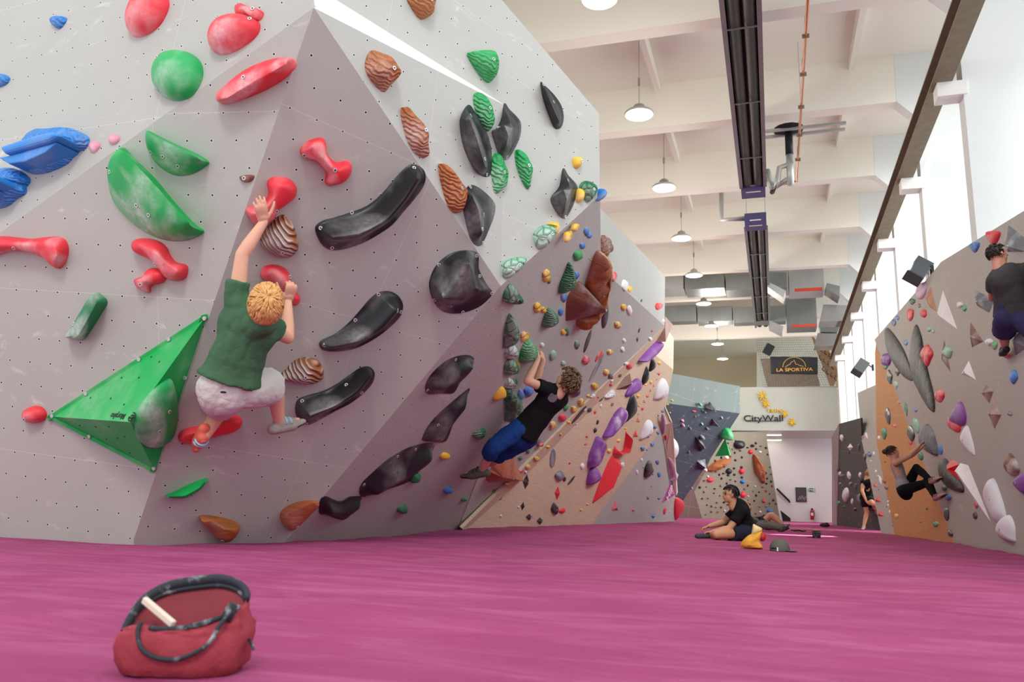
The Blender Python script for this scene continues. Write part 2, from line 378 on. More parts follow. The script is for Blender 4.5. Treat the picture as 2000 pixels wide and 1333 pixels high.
facet(LW, F1, [A, G0, (261, 1075), (0, 1075), (-220, 1075), (-220, 613), L0], m_grey, lab='shaded overhanging lower panel')
facet(LW, F2, [A, B, G1, (556, 1080), (261, 1075), G0], m_grey, lab='broad triangular overhanging panel')
facet(LW, F3, [B, (983, 820), (930, 940), G2, (895, 1050), (556, 1080), G1], m_grey, lab='dark lower panel turning into the hall')
facet(LW, F4, [A, B, C], m_greyF)
facet(LW, F5, [C, (657, 0), (560, -300), (760, -260), (970, -12), F6.hit(993, 15)], m_greyF)
facet(LW, FL, [A, C, (657, 0), (620, -20), (600, -20)], panel_mat('ledge_cream', '#e3e2d9', '#eae9e0', .1, False), lab='narrow pale plywood ledge')
facet(LW, F6, [B, K, (1170, 222), (993, 15), C], m_greyF)
facet(LW, F7, [B, K, (1174, 525), C1, (1143, 789), (1014, 923), (983, 820)], m_greyF, lab='long leaning grey panel full of holds')
facet(LW, F8, [(1150, 383), (1178, 412), (1299, 540), C1, M0, (1150, 505)], m_greyF)
facet(LW, FW, [F3.hit(983, 820), F7.hit(1014, 925), G2b, G2 - V((0, 0, .05)), F3.hit(930, 940)], m_greyF)
facet(LW, FS, [C1, (1298, 655), (1150, 806), (1014, 942), (905, 1040), (903, 1033), (1014, 923), (1143, 789)], m_ply)
facet(LW, F9, [(1298, 655), (1275, 690), (1315, 722), (1302, 790), (1289, 828), (1294, 836), G3, (1155, 1035), (905, 1048), G2b, (1014, 942), (1150, 806)], m_ply, lab='bare plywood lower panel')
facet(LW, F10, [G3, (1294, 836), (1289, 828), (1301, 889), (1309, 942), (1319, 967), G4, (1320, 1028), (1155, 1035)], m_greyF)
facet(LW, F11, [(1298, 655), (1299, 640), (1303, 642), (1316, 662), (1315, 722), (1275, 690)], m_plyW)
b = MB()
q0, q1, q2, q3 = F10.hit(1289, 828), F9.hit(1297, 792), F10.hit(1319, 967), F10.hit(1301, 889)
b.prism([q0, q1, q1 + V((.1, .35, -.3)), q2 + V((.02, .12, .1)), q2, q3], V((.02, .12, -.02))); o = b.build('panel', m_plyW, LW); uvbox(o)
facet(LW, F8, [(1299, 618), (1314, 634), (1300, 668)], M_('hold|pbrown', hold_mat, '#b08e85', .6, None, .2), .3)
RW = empty('climbing_wall', Q(1900, 1068, floor_hit(1900, 1068))); tag(RW, 'slightly leaning grey climbing wall along the right side with an orange plywood strip', 'climbing wall')
facet(RW, R1, [V((0, 5.2, -.05)) + V((R1.hit(2160, 1112).x, 0, 0)), (2160, 1112), (2000, 1085), (1864, 1062), (1749, 765), (1711, 672), (1708, 664), (1828, 525), (1838, 512), (2000, 412), (2160, 313), V((R1.hit(2160, 400).x, 5.2, 3.3))], m_greyR)
facet(RW, R1, [(2160, 1125), (2160, 1108), (2000, 1083), (1864, 1058), (1864, 1075)], m_greyR)
facet(RW, R2, [(1711, 672), (1749, 765), (1864, 1062), (1864, 1072), (1747, 1056), (1747, 1045), (1712, 864), (1709, 690)], m_plyO, lab='orange plywood strip')
facet(RW, R3, [(1675, 768), (1711, 752), (1712, 864), (1747, 1045), (1747, 1053), (1722, 1046), (1683, 860)], m_greyR, .01)
facet(RW, R4, [(1640, 828), (1681, 817), (1683, 860), (1722, 1037), (1722, 1045), (1636, 1034)], m_charc, lab='charcoal panel')
b = MB(); p0, p1, p2 = R4.hit(1640, 828), R4.hit(1636, 1034), R4.hit(1640, 900)
b.prism([p0, p1, p1 + V((-.1, .9, 0)), p0 + V((-.15, 1.0, -.3))], V((-.02, 0, 0))); o = b.build('panel', m_greyR, RW); uvbox(o)
DW = empty('climbing_wall', Q(1340, 1010, 29)); tag(DW, 'dark slate overhanging climbing wall behind the plywood panels, left of the gallery sign', 'climbing wall')
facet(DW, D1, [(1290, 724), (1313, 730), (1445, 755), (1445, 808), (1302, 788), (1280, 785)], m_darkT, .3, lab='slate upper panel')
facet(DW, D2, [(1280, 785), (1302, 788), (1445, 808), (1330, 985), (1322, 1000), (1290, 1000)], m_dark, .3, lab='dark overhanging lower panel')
EW = empty('climbing_wall', Q(1440, 1018, 34)); tag(EW, 'beige climbing wall with many tiny holds under the gallery at the far end', 'climbing wall')
facet(EW, E1, [(1356, 961), (1376, 925), (1408, 846), (1498, 846), (1499, 868), (1525, 1026), (1373, 1020)], m_beige, .2)
facet(EW, EX, [(1290, 1020), (1290, 870), (1420, 850), (1376, 925), (1356, 961), (1373, 1018)], m_maroon, .1)
# ------------------------------------------------------------------ hall fittings
m_lampglow = emit('lamp_glow', '#fff6e6', 9); m_alu = flat('lamp_aluminium', '#b9bbb6', .4, .6)
m_cable = flat('cable_grey', '#8d8a86', .6, var=0); m_steel = flat('galvanised_steel', '#8f9696', .38, .75, .5, .15, 5); m_steelL = flat('duct_steel_light', '#b9bdbb', .45, .5, .5, .1, 4)
m_black = flat('black_metal', '#202225', .5, var=0); m_blackrub = flat('heater_tube_black', '#45443e', .6, .2)
m_railm = flat('weathered_rail_steel', '#857c68', .7, .1, .3, .25, 8); m_copper = flat('copper_pipe_metal', '#c27a52', .35, .8)
m_white = flat('white_enamel', '#eeece8', .5, var=.02)
# pendant lamps
LAMPY = [9.49 + 3.335 * i for i in range(9)]
def lamp():
    t = empty('pendant_lamp', (-1.98, LAMPY[0], 6.9))
    R = .235; x, y, z = -1.98, LAMPY[0], 6.9
    b = MB(); pr = [(R, .0), (R + .01, .03), (R - .02, .06), (.11, .10), (.09, .17), (.04, .2), (.012, .22)]; n = 24
    for r, h in pr: b.v += [V((x + r * math.cos(2 * PI * j / n), y + r * math.sin(2 * PI * j / n), z + h)) for j in range(n)]
    for i in range(len(pr) - 1): b.f += [(i * n + j, i * n + (j + 1) % n, (i + 1) * n + (j + 1) % n, (i + 1) * n + j) for j in range(n)]
    b.build('lamp_housing', m_alu, t, smooth=True)
    b = MB(); n = 24
    for r, h in ((R - .01, .012), (R * .7, -.012), (.02, -.02)): b.v += [V((x + r * math.cos(2 * PI * j / n), y + r * math.sin(2 * PI * j / n), z + h)) for j in range(n)]
    for i in range(2): b.f += [(i * n + j, (i + 1) * n + j, (i + 1) * n + (j + 1) % n, i * n + (j + 1) % n) for j in range(n)]
    b.f.append(tuple(2 * n + j for j in range(n))); b.build('diffuser', m_lampglow, t, smooth=True)
    b = MB().tube([(x, y, z + .2), (x, y, z + .55)], .006, 6).tube([(x, y, z + .55), (x, y, z + .68)], .02, 8).tube([(x, y, z + .68), (x, y, TOPZ)], .006, 6); b.build('cable', m_cable, t)
    return t
def copy_tree(o, parent=None):
    c = o.copy(); S.collection.objects.link(c); c.parent = parent
    if parent is not None: c.matrix_parent_inverse = o.matrix_parent_inverse.copy()
    for ch in list(o.children): copy_tree(ch, c)
    return c
L0_ = lamp(); ords = ['nearest', 'second', 'third', 'fourth', 'fifth', 'sixth', 'seventh', 'eighth', 'farthest']
for i, y in enumerate(LAMPY):
    o = L0_ if i == 0 else copy_tree(L0_)
    if i: o.location = (-1.98, y, 6.9)
    tag(o, 'round white pendant lamp hanging from the ceiling, %s in the row from the camera' % ords[i], 'ceiling lamp', 'round pendant lamps in a row')
    light('lamp_light', 'POINT', (-1.98, y, 6.8), (-1.98, y, 0), 70 if i < 5 else 130, (1, .92, .80), shadow_soft_size=.2)
# tube heaters
def heater(y0, y1, label, endbox):
    t = empty('radiant_heater', (-.23, y0, 7.3)); x0, x1 = -.46, 0
    b = MB().box((x0, y0, 7.2), (x0 + .02, y1, 7.42)).box((x1 - .02, y0, 7.2), (x1, y1, 7.42)).box((x0, y0, 7.42), (x1, y1, 7.44)).box((x0 - .05, y0, 7.19), (x0 + .02, y1, 7.2)).box((x1 - .02, y0, 7.19), (x1 + .05, y1, 7.2))
    b.build('reflector_hood', m_steel, t)
    MB().box((x0 + .02, y0, 7.36), (x1 - .02, y1, 7.41)).build('hood_lining', m_black, t)
    for x in (-.34, -.12):
        n = int((y1 - y0) / .055); b = MB(); b.tube([(x, y0 + .05 + (y1 - y0 - .1) * i / n, 7.29) for i in range(n + 1)], [.1 if i % 2 else .091 for i in range(n + 1)], 10); b.build('heater_tube', m_blackrub, t, smooth=True)
    k = y0 + 2.3
    while k < y1 - .3: MB().box((x0, k, 7.18), (x1, k + .015, 7.2)).build('cross_strap', m_steel, t); k += 2.3
    k = y0 + 1
    while k < y1:
        for x in (x0, x1): MB().tube([(x, k, 7.43), (x, k, TOPZ)], .005, 5).build('hanging_chain', m_cable, t)
        k += 3
    if endbox is not None:
        m = flat('heater_box_violet', '#4a4570', .5); a, c = (endbox, endbox + .5); bh = .28
        o = MB().box((x0 - .02, a, 7.15), (x1 + .02, c, 7.15 + bh)).build('burner_box', m, t)
        MB().box((x0 + .1, a - .004, 7.235), (x1 - .1, a, 7.26)).box((x0 + .08, a + .1, 7.145), (x1 - .08, a + .14, 7.15)).build('label_plate', m_white, o)
    tag(t, label, 'heater', 'ceiling tube heaters'); return t
heater(6.5, 17.3, 'near dark tube heater with two corrugated tubes along the ceiling', 17.3)
YB = atZ(1470, 438, 7.15).y
heater(YB + .3, 31.4, 'far dark tube heater hanging behind the near one', YB)
# copper gas pipe
b = MB().tube([(.65, 5, 7.22), (.65, 17.2, 7.22)], .022, 10).tube([(.65, 17.2, 7.22), (.12, 17.4, 7.2)], .018, 8); y = 6.
t = tag(b.build('copper_gas_pipe', m_copper, smooth=True), 'thin copper pipe running under the ceiling beside the near heater', 'pipe')
while y < 17:
    MB().box((.6, y - .012, 7.19), (.7, y + .012, 7.25)).build('pipe_clip', m_railm, t); MB().tube([(.65, y, 7.25), (.64, y, TOPZ if int(y) % 2 else 7.5)], .004, 4).build('pipe_hanger', m_cable, t); y += 1.12
# flue of the near heater
fy = 16.2; zt = atY(1541, 262, fy).z; zb_ = atY(1541, 303, fy).z; z2 = atY(1541, 362, fy).z; fx = atY(1541, 280, fy).x
t = empty('flue_pipe', (fx, fy, zt)); tag(t, 'flue with black upper pipe and crooked grey hose hanging under two steel rails', 'pipe')
b = MB()
for dy in (-.14, .14): b.box((atY(1490, 262, fy).x, fy + dy - .03, zt + .02), (atY(1652, 258, fy).x, fy + dy + .03, zt + .07))
b.build('mounting_rails', m_steelL, t)
MB().tube([(fx, fy, zb_), (fx, fy, zt + .05)], .075, 14).build('black_pipe', m_black, t, smooth=True)
MB().tube([(fx, fy, z2), (fx, fy, zb_)], .07, 12).tube([(fx, fy, zb_ - .2), (fx - .2, fy, zb_ - .25), (fx - .25, fy, zb_ - .55), (fx - .35, fy, zb_ - .75), (.08, fy + .5, 7.3)], .055, 10).tube([(fx, fy, z2 + .15), (fx - .3, fy + .3, z2 + .1), (.08, fy + .9, 7.3)], .055, 10).build('grey_hose', m_steelL, t, smooth=True)
MB().ball((fx, fy, zt + .1), (.3, .3, .06), 14).build('roof_seal', m_black, t)
fy = YB + .25; p = [atY(1409, 376, fy), atY(1409, 430, fy), atY(1455, 427, fy)]
t = tag(MB().tube([p[0], p[1], p[2]], .06, 10).tube([p[0] + V((0, 0, .35)), p[0]], .075, 10).build('flue_pipe', m_steelL, smooth=True), 'grey bent flue pipe left of the far heater box', 'pipe')
# crane rail along the side wall with white brackets
t = empty('crane_rail', (2.32, 11, 6.2)); tag(t, 'long weathered steel rail running along the side wall on white brackets', 'rail')
MB().box((2.2, 4, 6.1), (2.45, 34, 6.125)).box((2.2, 4, 6.375), (2.45, 34, 6.4)).box((2.31, 4, 6.125), (2.34, 34, 6.375)).build('rail_beam', m_railm, t)
for y in BY[1:-1]:
    MB().box((2.26, y - .03, 5.9), (2.62, y + .25, 6.1)).build('bracket', m_white, t)
# speakers on the frames
def speaker(u, v, y, lab, s=1):
    p = atY(u, v, y); t = empty('wall_speaker', p); R = Matrix.Rotation(math.radians(35), 3, 'Y') @ Matrix.Rotation(math.radians(-35), 3, 'X')
    MB().box((-.14 * s, -.11 * s, -.24 * s), (.14 * s, .11 * s, .24 * s), R, p).build('cabinet', flat('speaker_grey', '#4b5356', .5), t)
    MB().box((-.13 * s, -.115 * s, -.23 * s), (.13 * s, -.11 * s, .23 * s), R, p).build('grille', m_black, t)
    q = V((2.62, y + .02, p.z)); b = MB().tube([p + V((.1, 0, .05)), p + V((.2, 0, .08)), q], .015, 6).box((-.02, -.06, -.08), (.02, .06, .08), Matrix.Identity(3), q); b.build('wall_bracket', m_black, t)
    tag(t, lab, 'speaker', 'wall speakers')
speaker(1793, 530, 14.6, 'grey speaker on a bracket above the top edge of the right climbing wall')
speaker(1680, 719, 23.6, 'black speaker hanging on a white column left of the orange plywood')
# ducts and air handling units under the far ceiling
def quadbox(name, u0, v0, u1, v1, y, vb, mat, parent=None, lab=None):
    """box whose front face spans the given picture rectangle at depth y and whose underside ends at picture row vb"""
    a, c = atY(u0, v0, y), atY(u1, v1, y); zb = c.z; y1 = max(y + .05, atZ((u0 + u1) / 2, vb, zb).y)
    o = MB().box((min(a.x, c.x), y, zb), (max(a.x, c.x), y1, min(a.z, TOPZ - .02))).build(name, mat, parent)
    return o
t = empty('ventilation_duct', (-3, 25.6, 7.6)); tag(t, 'near steel ventilation duct crossing the hall above the lamps', 'duct')
for i, (u0, u1) in enumerate(((1240, 1335), (1337, 1415), (1417, 1537))): quadbox('duct_section', u0, 538, u1, 562, 26.5, 581 - i, m_steel if i else m_steelL, t)
t = empty('ventilation_duct', (-3, 29, 7.6)); tag(t, 'far steel ventilation duct crossing the hall above the lamps', 'duct')
for i, (u0, u1) in enumerate(((1240, 1360), (1362, 1430), (1432, 1535))): quadbox('duct_section', u0, 601, u1, 627, 30.3, 636, m_steel, t)
m_red = flat('red_seal', '#d8503a', .5, var=0)
t = empty('air_handling_unit', (1, 25.4, 7.6)); tag(t, 'near big grey air handling box under the ceiling with a red stripe', 'ventilation unit', 'grey ventilation boxes')
quadbox('unit_box', 1540, 528, 1610, 566, 26.6, 583, m_steelL, t); quadbox('red_strip', 1552, 564, 1606, 567, 26.57, 566, m_red, t)
t = empty('air_handling_unit', (1, 29, 7.3)); tag(t, 'far big grey air handling box under the ceiling with a red stripe', 'ventilation unit', 'grey ventilation boxes')
quadbox('unit_box', 1535, 584, 1596, 637, 30.5, 650, m_steel, t); quadbox('red_strip', 1546, 635, 1594, 638, 30.47, 638, m_red, t)
def quad(name, pts, y, th, mat, lab): return tag(MB().prism([atY(u, v, y) for u, v in pts], (0, th, 0)).build(name, mat), lab, 'duct')
m_shiny = flat('sheet_steel_shiny', '#a7a4a4', .25, .8, .5, .2, 3)
quad('steel_duct', [(1608, 595), (1664, 597), (1649, 627), (1601, 628)], 27.5, .9, m_shiny, 'upper shiny sheet steel duct beside the crane rail'); quad('steel_duct', [(1597, 651), (1640, 652), (1630, 676), (1591, 676)], 32, .9, m_shiny, 'lower shiny sheet steel duct beside the crane rail')
quad('duct_elbow', [(1615, 553), (1640, 559), (1640, 580), (1612, 562)], 26.5, .9, m_steel, 'dark bent duct right of the near ventilation box')
quad('duct_elbow', [(1499, 550), (1535, 568), (1530, 582), (1499, 560)], 25.3, .8, m_steelL, 'slanted duct piece left of the near ventilation box'); quad('duct_elbow', [(1503, 626), (1530, 638), (1528, 650), (1502, 637)], 29.2, .8, m_steelL, 'slanted duct piece left of the far ventilation box')
quad('steel_duct', [(1600, 629), (1645, 629), (1636, 649), (1603, 649)], 32, .6, m_steel, 'dull steel duct between the two shiny ones')
# gallery: banner, net, panels
def txt(body, loc, size, mat, parent, R, name='lettering', ext=.002, sx=1, sh=0):
    c = bpy.data.curves.new(name, 'FONT'); c.body = body; c.size = size; c.extrude = ext; c.align_x = 'CENTER'; c.align_y = 'CENTER'; c.shear = sh; c.offset = size * .012
    o = bpy.data.objects.new(name, c); S.collection.objects.link(o); dg = bpy.context.evaluated_depsgraph_get(); dg.update()
    me = bpy.data.meshes.new_from_object(o.evaluated_get(dg)); bpy.data.objects.remove(o)
    o = bpy.data.objects.new(name, me); me.materials.clear(); me.materials.append(mat); S.collection.objects.link(o)
    M = Matrix.Translation(V(loc)) @ (R.to_4x4() @ Matrix.Diagonal((sx, 1, 1, 1)))
    me.transform(M)
    if parent is not None: o.parent = parent; o.matrix_parent_inverse = parent.matrix_world.inverted()
    return o
RXZ = Matrix(((1, 0, 0), (0, 0, -1), (0, 1, 0)))   # text facing -Y
m_gold = flat('banner_gold', '#e8b44c', .6, var=0); m_banner = flat('banner_cloth', '#3a3a3f', .8, var=.15, nscale=2, bump=.5, bscale=3)
y = 35.85; p = [atY(1504.5, 697, y), atY(1597, 698, y), atY(1597, 732, y), atY(1505.5, 731, y)]
b = MB(); nb = 16
for j in range(6):
    for i in range(nb + 1):
        a = p[0].lerp(p[1], i / nb); c = p[3].lerp(p[2], i / nb); q = a.lerp(c, j / 5); q.y += .03 * math.sin(i * .9 + j * .6) ; b.v.append(q)
for j in range(5):
    for i in range(nb): k = j * (nb + 1) + i; b.f.append((k, k + nb + 1, k + nb + 2, k + 1))
t = b.build('banner', m_banner, smooth=True); md = t.modifiers.new('s', 'SOLIDIFY'); md.thickness = .01
tag(t, 'black banner with golden mountain logo and lettering hanging above the gallery', 'banner')
cx = (p[0].x + p[1].x) / 2; yy = y - .06; wb = p[1].x - p[0].x; hb = p[0].z - p[3].z
txt('LA SPORTIVA', (cx, yy, p[3].z + hb * .2), hb * .26, m_gold, t, RXZ, sx=1.25)
b = MB(); r = wb * .24; c0 = V((cx, yy, p[3].z + hb * .36))
b.tube([c0 + V((r * math.cos(a * PI / 20), 0, r * .98 * math.sin(a * PI / 20) * hb * .56 / r)) for a in range(21)], .012, 6)
mtn = [(-.8, 0), (-.45, .3), (-.4, .25), (-.2, .62), (-.12, .55), (0, .8), (.12, .4), (.2, .25), (.28, .32), (.5, .12), (.58, .15), (.8, 0)]
b.tube([c0 + V((a * r, 0, h * hb * .5)) for a, h in mtn], .012, 6); b.build('mountain_logo', m_gold, t)
# net
y = 35.95; b = MB(); u0, u1 = 1478, 1660
pa, pb, pc, pd = atY(1477, 657, y), atY(1592, 655, y), atY(1640, 756, y), atY(1490, 756, y)
n = 30
for i in range(n + 1): b.tube([pa.lerp(pb, i / n), pd.lerp(pc, i / n)], .007, 3)
n = 22
for i in range(n + 1): b.tube([pa.lerp(pd, i / n), pb.lerp(pc, i / n)], .007, 3)
tag(b.build('safety_net', m_cable), 'fine grey mesh safety net hanging above the gallery behind the banner', 'net')
m_brownpeg = flat('brown_holes_panel', '#a07450', .8, var=.2, nscale=9); m_greybrown = flat('rough_grey_brown', '#8a7a6a', .9, var=.3, nscale=7, bump=.6, bscale=8)
tag(MB().prism([atY(1485, 701, 39), atY(1510, 700, 39), atY(1590, 702, 39), atY(1603, 760, 39), atY(1500, 760, 39)], (0, .3, 0)).build('boulder_panel', m_greybrown), 'rough grey-brown climbing panel on the gallery behind the banner', 'climbing panel')
tag(MB().prism([atY(1478, 656, 43), atY(1584, 656, 43), atY(1645, 760, 43), atY(1478, 760, 43)], (0, .2, 0)).build('wall_panel', flat('gallery_white', '#e8e6e0', .8)), 'white wall panel high on the gallery behind the net', 'wall panel')
t = MB().prism([atY(1583, 652, 38), atY(1594, 665, 38), atY(1615, 675, 38), atY(1638, 730, 38), atY(1628, 756, 38), atY(1622, 756, 38)], (0, .12, 0)).build('pegboard_panel', m_brownpeg); tag(t, 'brown wooden training panel with rope loops right of the banner', 'training panel')
for i in range(4):
    for j in range(3): 
        u, v = 1596 + i * 8 + j * 6, 672 + j * 22 + i * 6
        if u < 1634: MB().tube([atY(u, v, 37.95), atY(u - 2, v + 6, 37.9), atY(u + 2, v + 10, 37.95)], .02, 6).build('rope_loop', m_black, t)
tag(MB().prism([atY(1634, 690, 42), atY(1680, 690, 42), atY(1680, 756, 42), atY(1634, 756, 42)], (0, .2, 0)).build('cupboard', flat('tan_board', '#c9a477', .8)), 'tan board on the gallery beside the right columns', 'board')
m_y = flat('hold_yellow_bright', '#e8bd2a', .5); ydep = 35.96
t = MB().box((-.16, -.12, -.22), (.16, .12, .22), Matrix.Rotation(.5, 3, 'Y') @ Matrix.Rotation(.3, 3, 'Z'), atY(1501, 683, 35.7)).build('wall_speaker', m_black); tag(t, 'small black speaker hanging in front of the net above the banner', 'speaker', 'wall speakers')
m_ink = flat('sign_ink', '#2b2c2c', .6, var=0)
c = atY(1491, 818, ydep); t = txt('CityWall', c, .36, m_ink, None, RXZ, 'sign_lettering', .006, 1.25)
u0, u1 = atY(1457, 823, ydep - .01), atY(1526, 823, ydep - .01); MB().box((u0.x, ydep - .02, u0.z - .015), (u1.x, ydep - .006, u0.z + .015)).build('underline', m_ink, t)
tag(t, 'dark sign lettering reading CityWall on the gallery front', 'sign')
t = txt('FUN', atY(1514, 803, ydep), .19, m_y, None, RXZ, 'sign_lettering', .03, 1.6); tag(t, 'yellow block letters reading FUN on the gallery front', 'sign')
for i, (u, v, r, l) in enumerate(((1489, 774, .24, 'topmost yellow star-shaped hold on the gallery front'), (1496, 789, .21, 'yellow star-shaped hold just above the FUN letters'), (1533, 809, .15, 'small yellow star-shaped hold right of the FUN letters'), (1547, 825, .19, 'lowest, palest yellow star-shaped hold right of the wall sign'))):
    b = MB(); c = atY(u, v, ydep)
    for k in range(8): a = k * PI / 4 + .3; b.tube([c, c + V((r * (1 if k % 2 else .8) * math.cos(a), -.02, r * math.sin(a)))], [.03, .018], 6)
    b.ball(c, (.05, .04, .05), 10); tag(b.build('star_hold', m_y, smooth=True), l, 'climbing hold', 'star holds on the gallery front')
# under the gallery
m_tube = emit('tube_glow', '#fff8e4', 7)
for (u0, u1, v, l) in ((1472, 1527, 848.5, 'upper bright strip light under the gallery'), (1476, 1527, 858.5, 'lower bright strip light under the gallery')):
    z = pz0 - .06; a = atZ(u0, v, z); c = atZ(u1, v, z); t = empty('strip_light', a)
    MB().box((a.x, a.y - .06, z - .03), (c.x, a.y + .06, z + .06)).build('lamp_housing', m_white, t)
    MB().box((a.x + .03, a.y - .065, z - .06), (c.x - .03, a.y + .05, z - .03)).build('fluorescent_tube', m_tube, t)
    tag(t, l, 'ceiling lamp', 'strip lights under the gallery')
light('gallery_light', 'AREA', (0, 38, pz0 - .2), (0, 38, 0), 32, (1, .96, .9), shape='RECTANGLE', size=2.5, size_y=1.5)
m_frame = flat('poster_dark', '#4a4347', .5, var=.3, nscale=3)
a, c = atY(1553.5, 952.5, 39.97), atY(1575.5, 981, 39.97)
t = MB().box((a.x, 39.94, c.z), (c.x, 39.99, a.z)).build('poster_frame', m_black); MB().box((a.x + .02, 39.93, c.z + .02), (c.x - .02, 39.94, a.z - .02)).build('poster', m_frame, t)
b = MB(); 
for k in range(7): b.ball((a.x + .12 + .05 * k, 39.93, c.z + .12 + .03 * (k * 3 % 5)), (.035, .004, .05), 8)
b.build('poster_print', flat('poster_grey', '#8c8688', .6), t); tag(t, 'dark framed poster on the white wall under the gallery', 'poster')
a, c = atY(1580, 954, 39.97), atY(1591.5, 961, 39.97)
t = MB().box((a.x, 39.95, c.z), (c.x, 39.99, a.z)).build('exit_sign', flat('sign_green', '#0d8a58', .5, var=0)); b = MB(); w = c.x - a.x; zc = (a.z + c.z) / 2
b.box((a.x + w * .12, 39.944, zc - .03), (a.x + w * .2, 39.95, zc + .05)).box((a.x + w * .3, 39.944, zc - .015), (a.x + w * .55, 39.95, zc + .015)).add([(a.x + w * .55, 39.944, zc - .05), (a.x + w * .68, 39.944, zc), (a.x + w * .55, 39.944, zc + .05)], [(0, 1, 2)]).box((a.x + w * .75, 39.944, zc - .07), (a.x + w * .93, 39.95, zc + .07))
b.build('pictogram', m_white, t); tag(t, 'small green escape route sign with white arrow beside the poster', 'sign')
c = atY(1586, 1005, 39.85); t = empty('fire_extinguisher', c); mr = flat('extinguisher_red', '#b8202c', .35, var=0)
MB().tube([c + V((0, 0, -.24)), c + V((0, 0, -.2)), c + V((0, 0, .12)), c + V((0, 0, .17)), c + V((0, 0, .2))], [.07, .08, .08, .06, .02], 16).build('cylinder', mr, t, smooth=True)
MB().box((-.04, -.02, .2), (.05, .02, .26), Matrix.Identity(3), c).tube([c + V((.03, 0, .24)), c + V((.1, -.02, .15)), c + V((.09, -.02, -.1))], .012, 6).build('valve_and_hose', m_black, t)
MB().box((-.05, -.09, -.06), (.05, -.075, .06), Matrix.Identity(3), c).build('label_band', m_white, t)
tag(t, 'red fire extinguisher on the white wall below the escape sign', 'fire extinguisher')
a, c = atY(1517, 955, 39.85), atY(1542, 980, 39.85)
t = tag(MB().tube([a, c], .045, 8).tube([c, c + V((0, 0, -.06))], .04, 6).build('handrail', m_black, smooth=True), 'black sloping handrail on the white wall beside the beige climbing wall', 'handrail')
MB().tube([a.lerp(c, .25), a.lerp(c, .25) + V((0, .12, -.06))], .02, 5).tube([a.lerp(c, .8), a.lerp(c, .8) + V((0, .12, -.06))], .02, 5).build('rail_bracket', m_steel, t)
tag(MB().prism([atY(1524, 997, 39.6), atY(1544, 1013, 39.6), atY(1544, 1024, 39.6), atY(1530, 1024, 39.6)], (0, .1, 0)).build('stair_side', m_black), 'black stair side panel at the foot of the white wall', 'stair')
# ------------------------------------------------------------------ climbing holds
VIEW = dict(A=(0, 0, 2.8543), B=(500, 0, 2.8543), C=(0, 400, 2.8543), D=(500, 400, 2.8543), E=(0, 700, 2.8543), F=(500, 650, 2.8543), G=(950, 400, 3.3325), H=(950, 700, 3.8075),
            I=(1600, 550, 2.4225), J=(840, 500, 4.443), K=(840, 780, 4.76), L=(1600, 780, 4.04), M=(1650, 420, 4.76), N=(1240, 600, 5.127), O=(1240, 780, 4.7615), P=(1100, 680, 6.0609), Z=(0, 0, 1))
def px(view, pts):
    ox, oy, s = VIEW[view]; return [(ox + x / s, oy + y / s) for x, y in pts]
def P_(s): return [tuple(float(q) for q in t.split(',')) for t in s.split()]
def cat_rom(pts, k):
    n = len(pts); out = []
    for i in range(n):
        p0, p1, p2, p3 = pts[i - 1], pts[i], pts[(i + 1) % n], pts[(i + 2) % n]
        for j in range(k):
            t = j / k; q = []
            for a in range(2):
                q.append(.5 * ((2 * p1[a]) + (-p0[a] + p2[a]) * t + (2 * p0[a] - 5 * p1[a] + 4 * p2[a] - p3[a]) * t * t + (-p0[a] + 3 * p1[a] - 3 * p2[a] + p3[a]) * t ** 3))
            out.append(tuple(q))
    return out
def near_on(poly, p):
    if len(poly) == 1: return poly[0]
    best = None
    for a, b in zip(poly, poly[1:]):
        dx, dy = b[0] - a[0], b[1] - a[1]; L = dx * dx + dy * dy or 1e-9; t = max(0, min(1, ((p[0] - a[0]) * dx + (p[1] - a[1]) * dy) / L)); q = (a[0] + dx * t, a[1] + dy * t)
        d = (q[0] - p[0]) ** 2 + (q[1] - p[1]) ** 2
        if best is None or d < best[0]: best = (d, q)
    return best[1]
m_bolt = flat('bolt_steel', '#c9ccce', .35, .3, var=0); m_sock = flat('bolt_socket', '#1a1a1c', .6, var=0); m_logo = flat('print_pale', '#b9bcc0', .5, var=0)
HOLDS = []
def bolt(o, bvh, F, p, r=.011, mat=None, name='bolt'):
    q = F.hit(*p); start = q + F.n * 2; h = bvh.ray_cast(start, -F.n)
    pos, nn = (h[0], h[1]) if h[0] is not None else (q, F.n)
    if nn.dot(F.n) < 0: nn = -nn
    nn = (nn + F.n * .6).normalized()
    bo = MB().tube([pos - nn * .01, pos + nn * .004], [r * 1.25, r * 1.25], 12).build(name, mat or m_bolt, o)
    MB().tube([pos, pos + nn * .0045], [r * .6, r * .6], 6).build('socket', m_sock, bo)
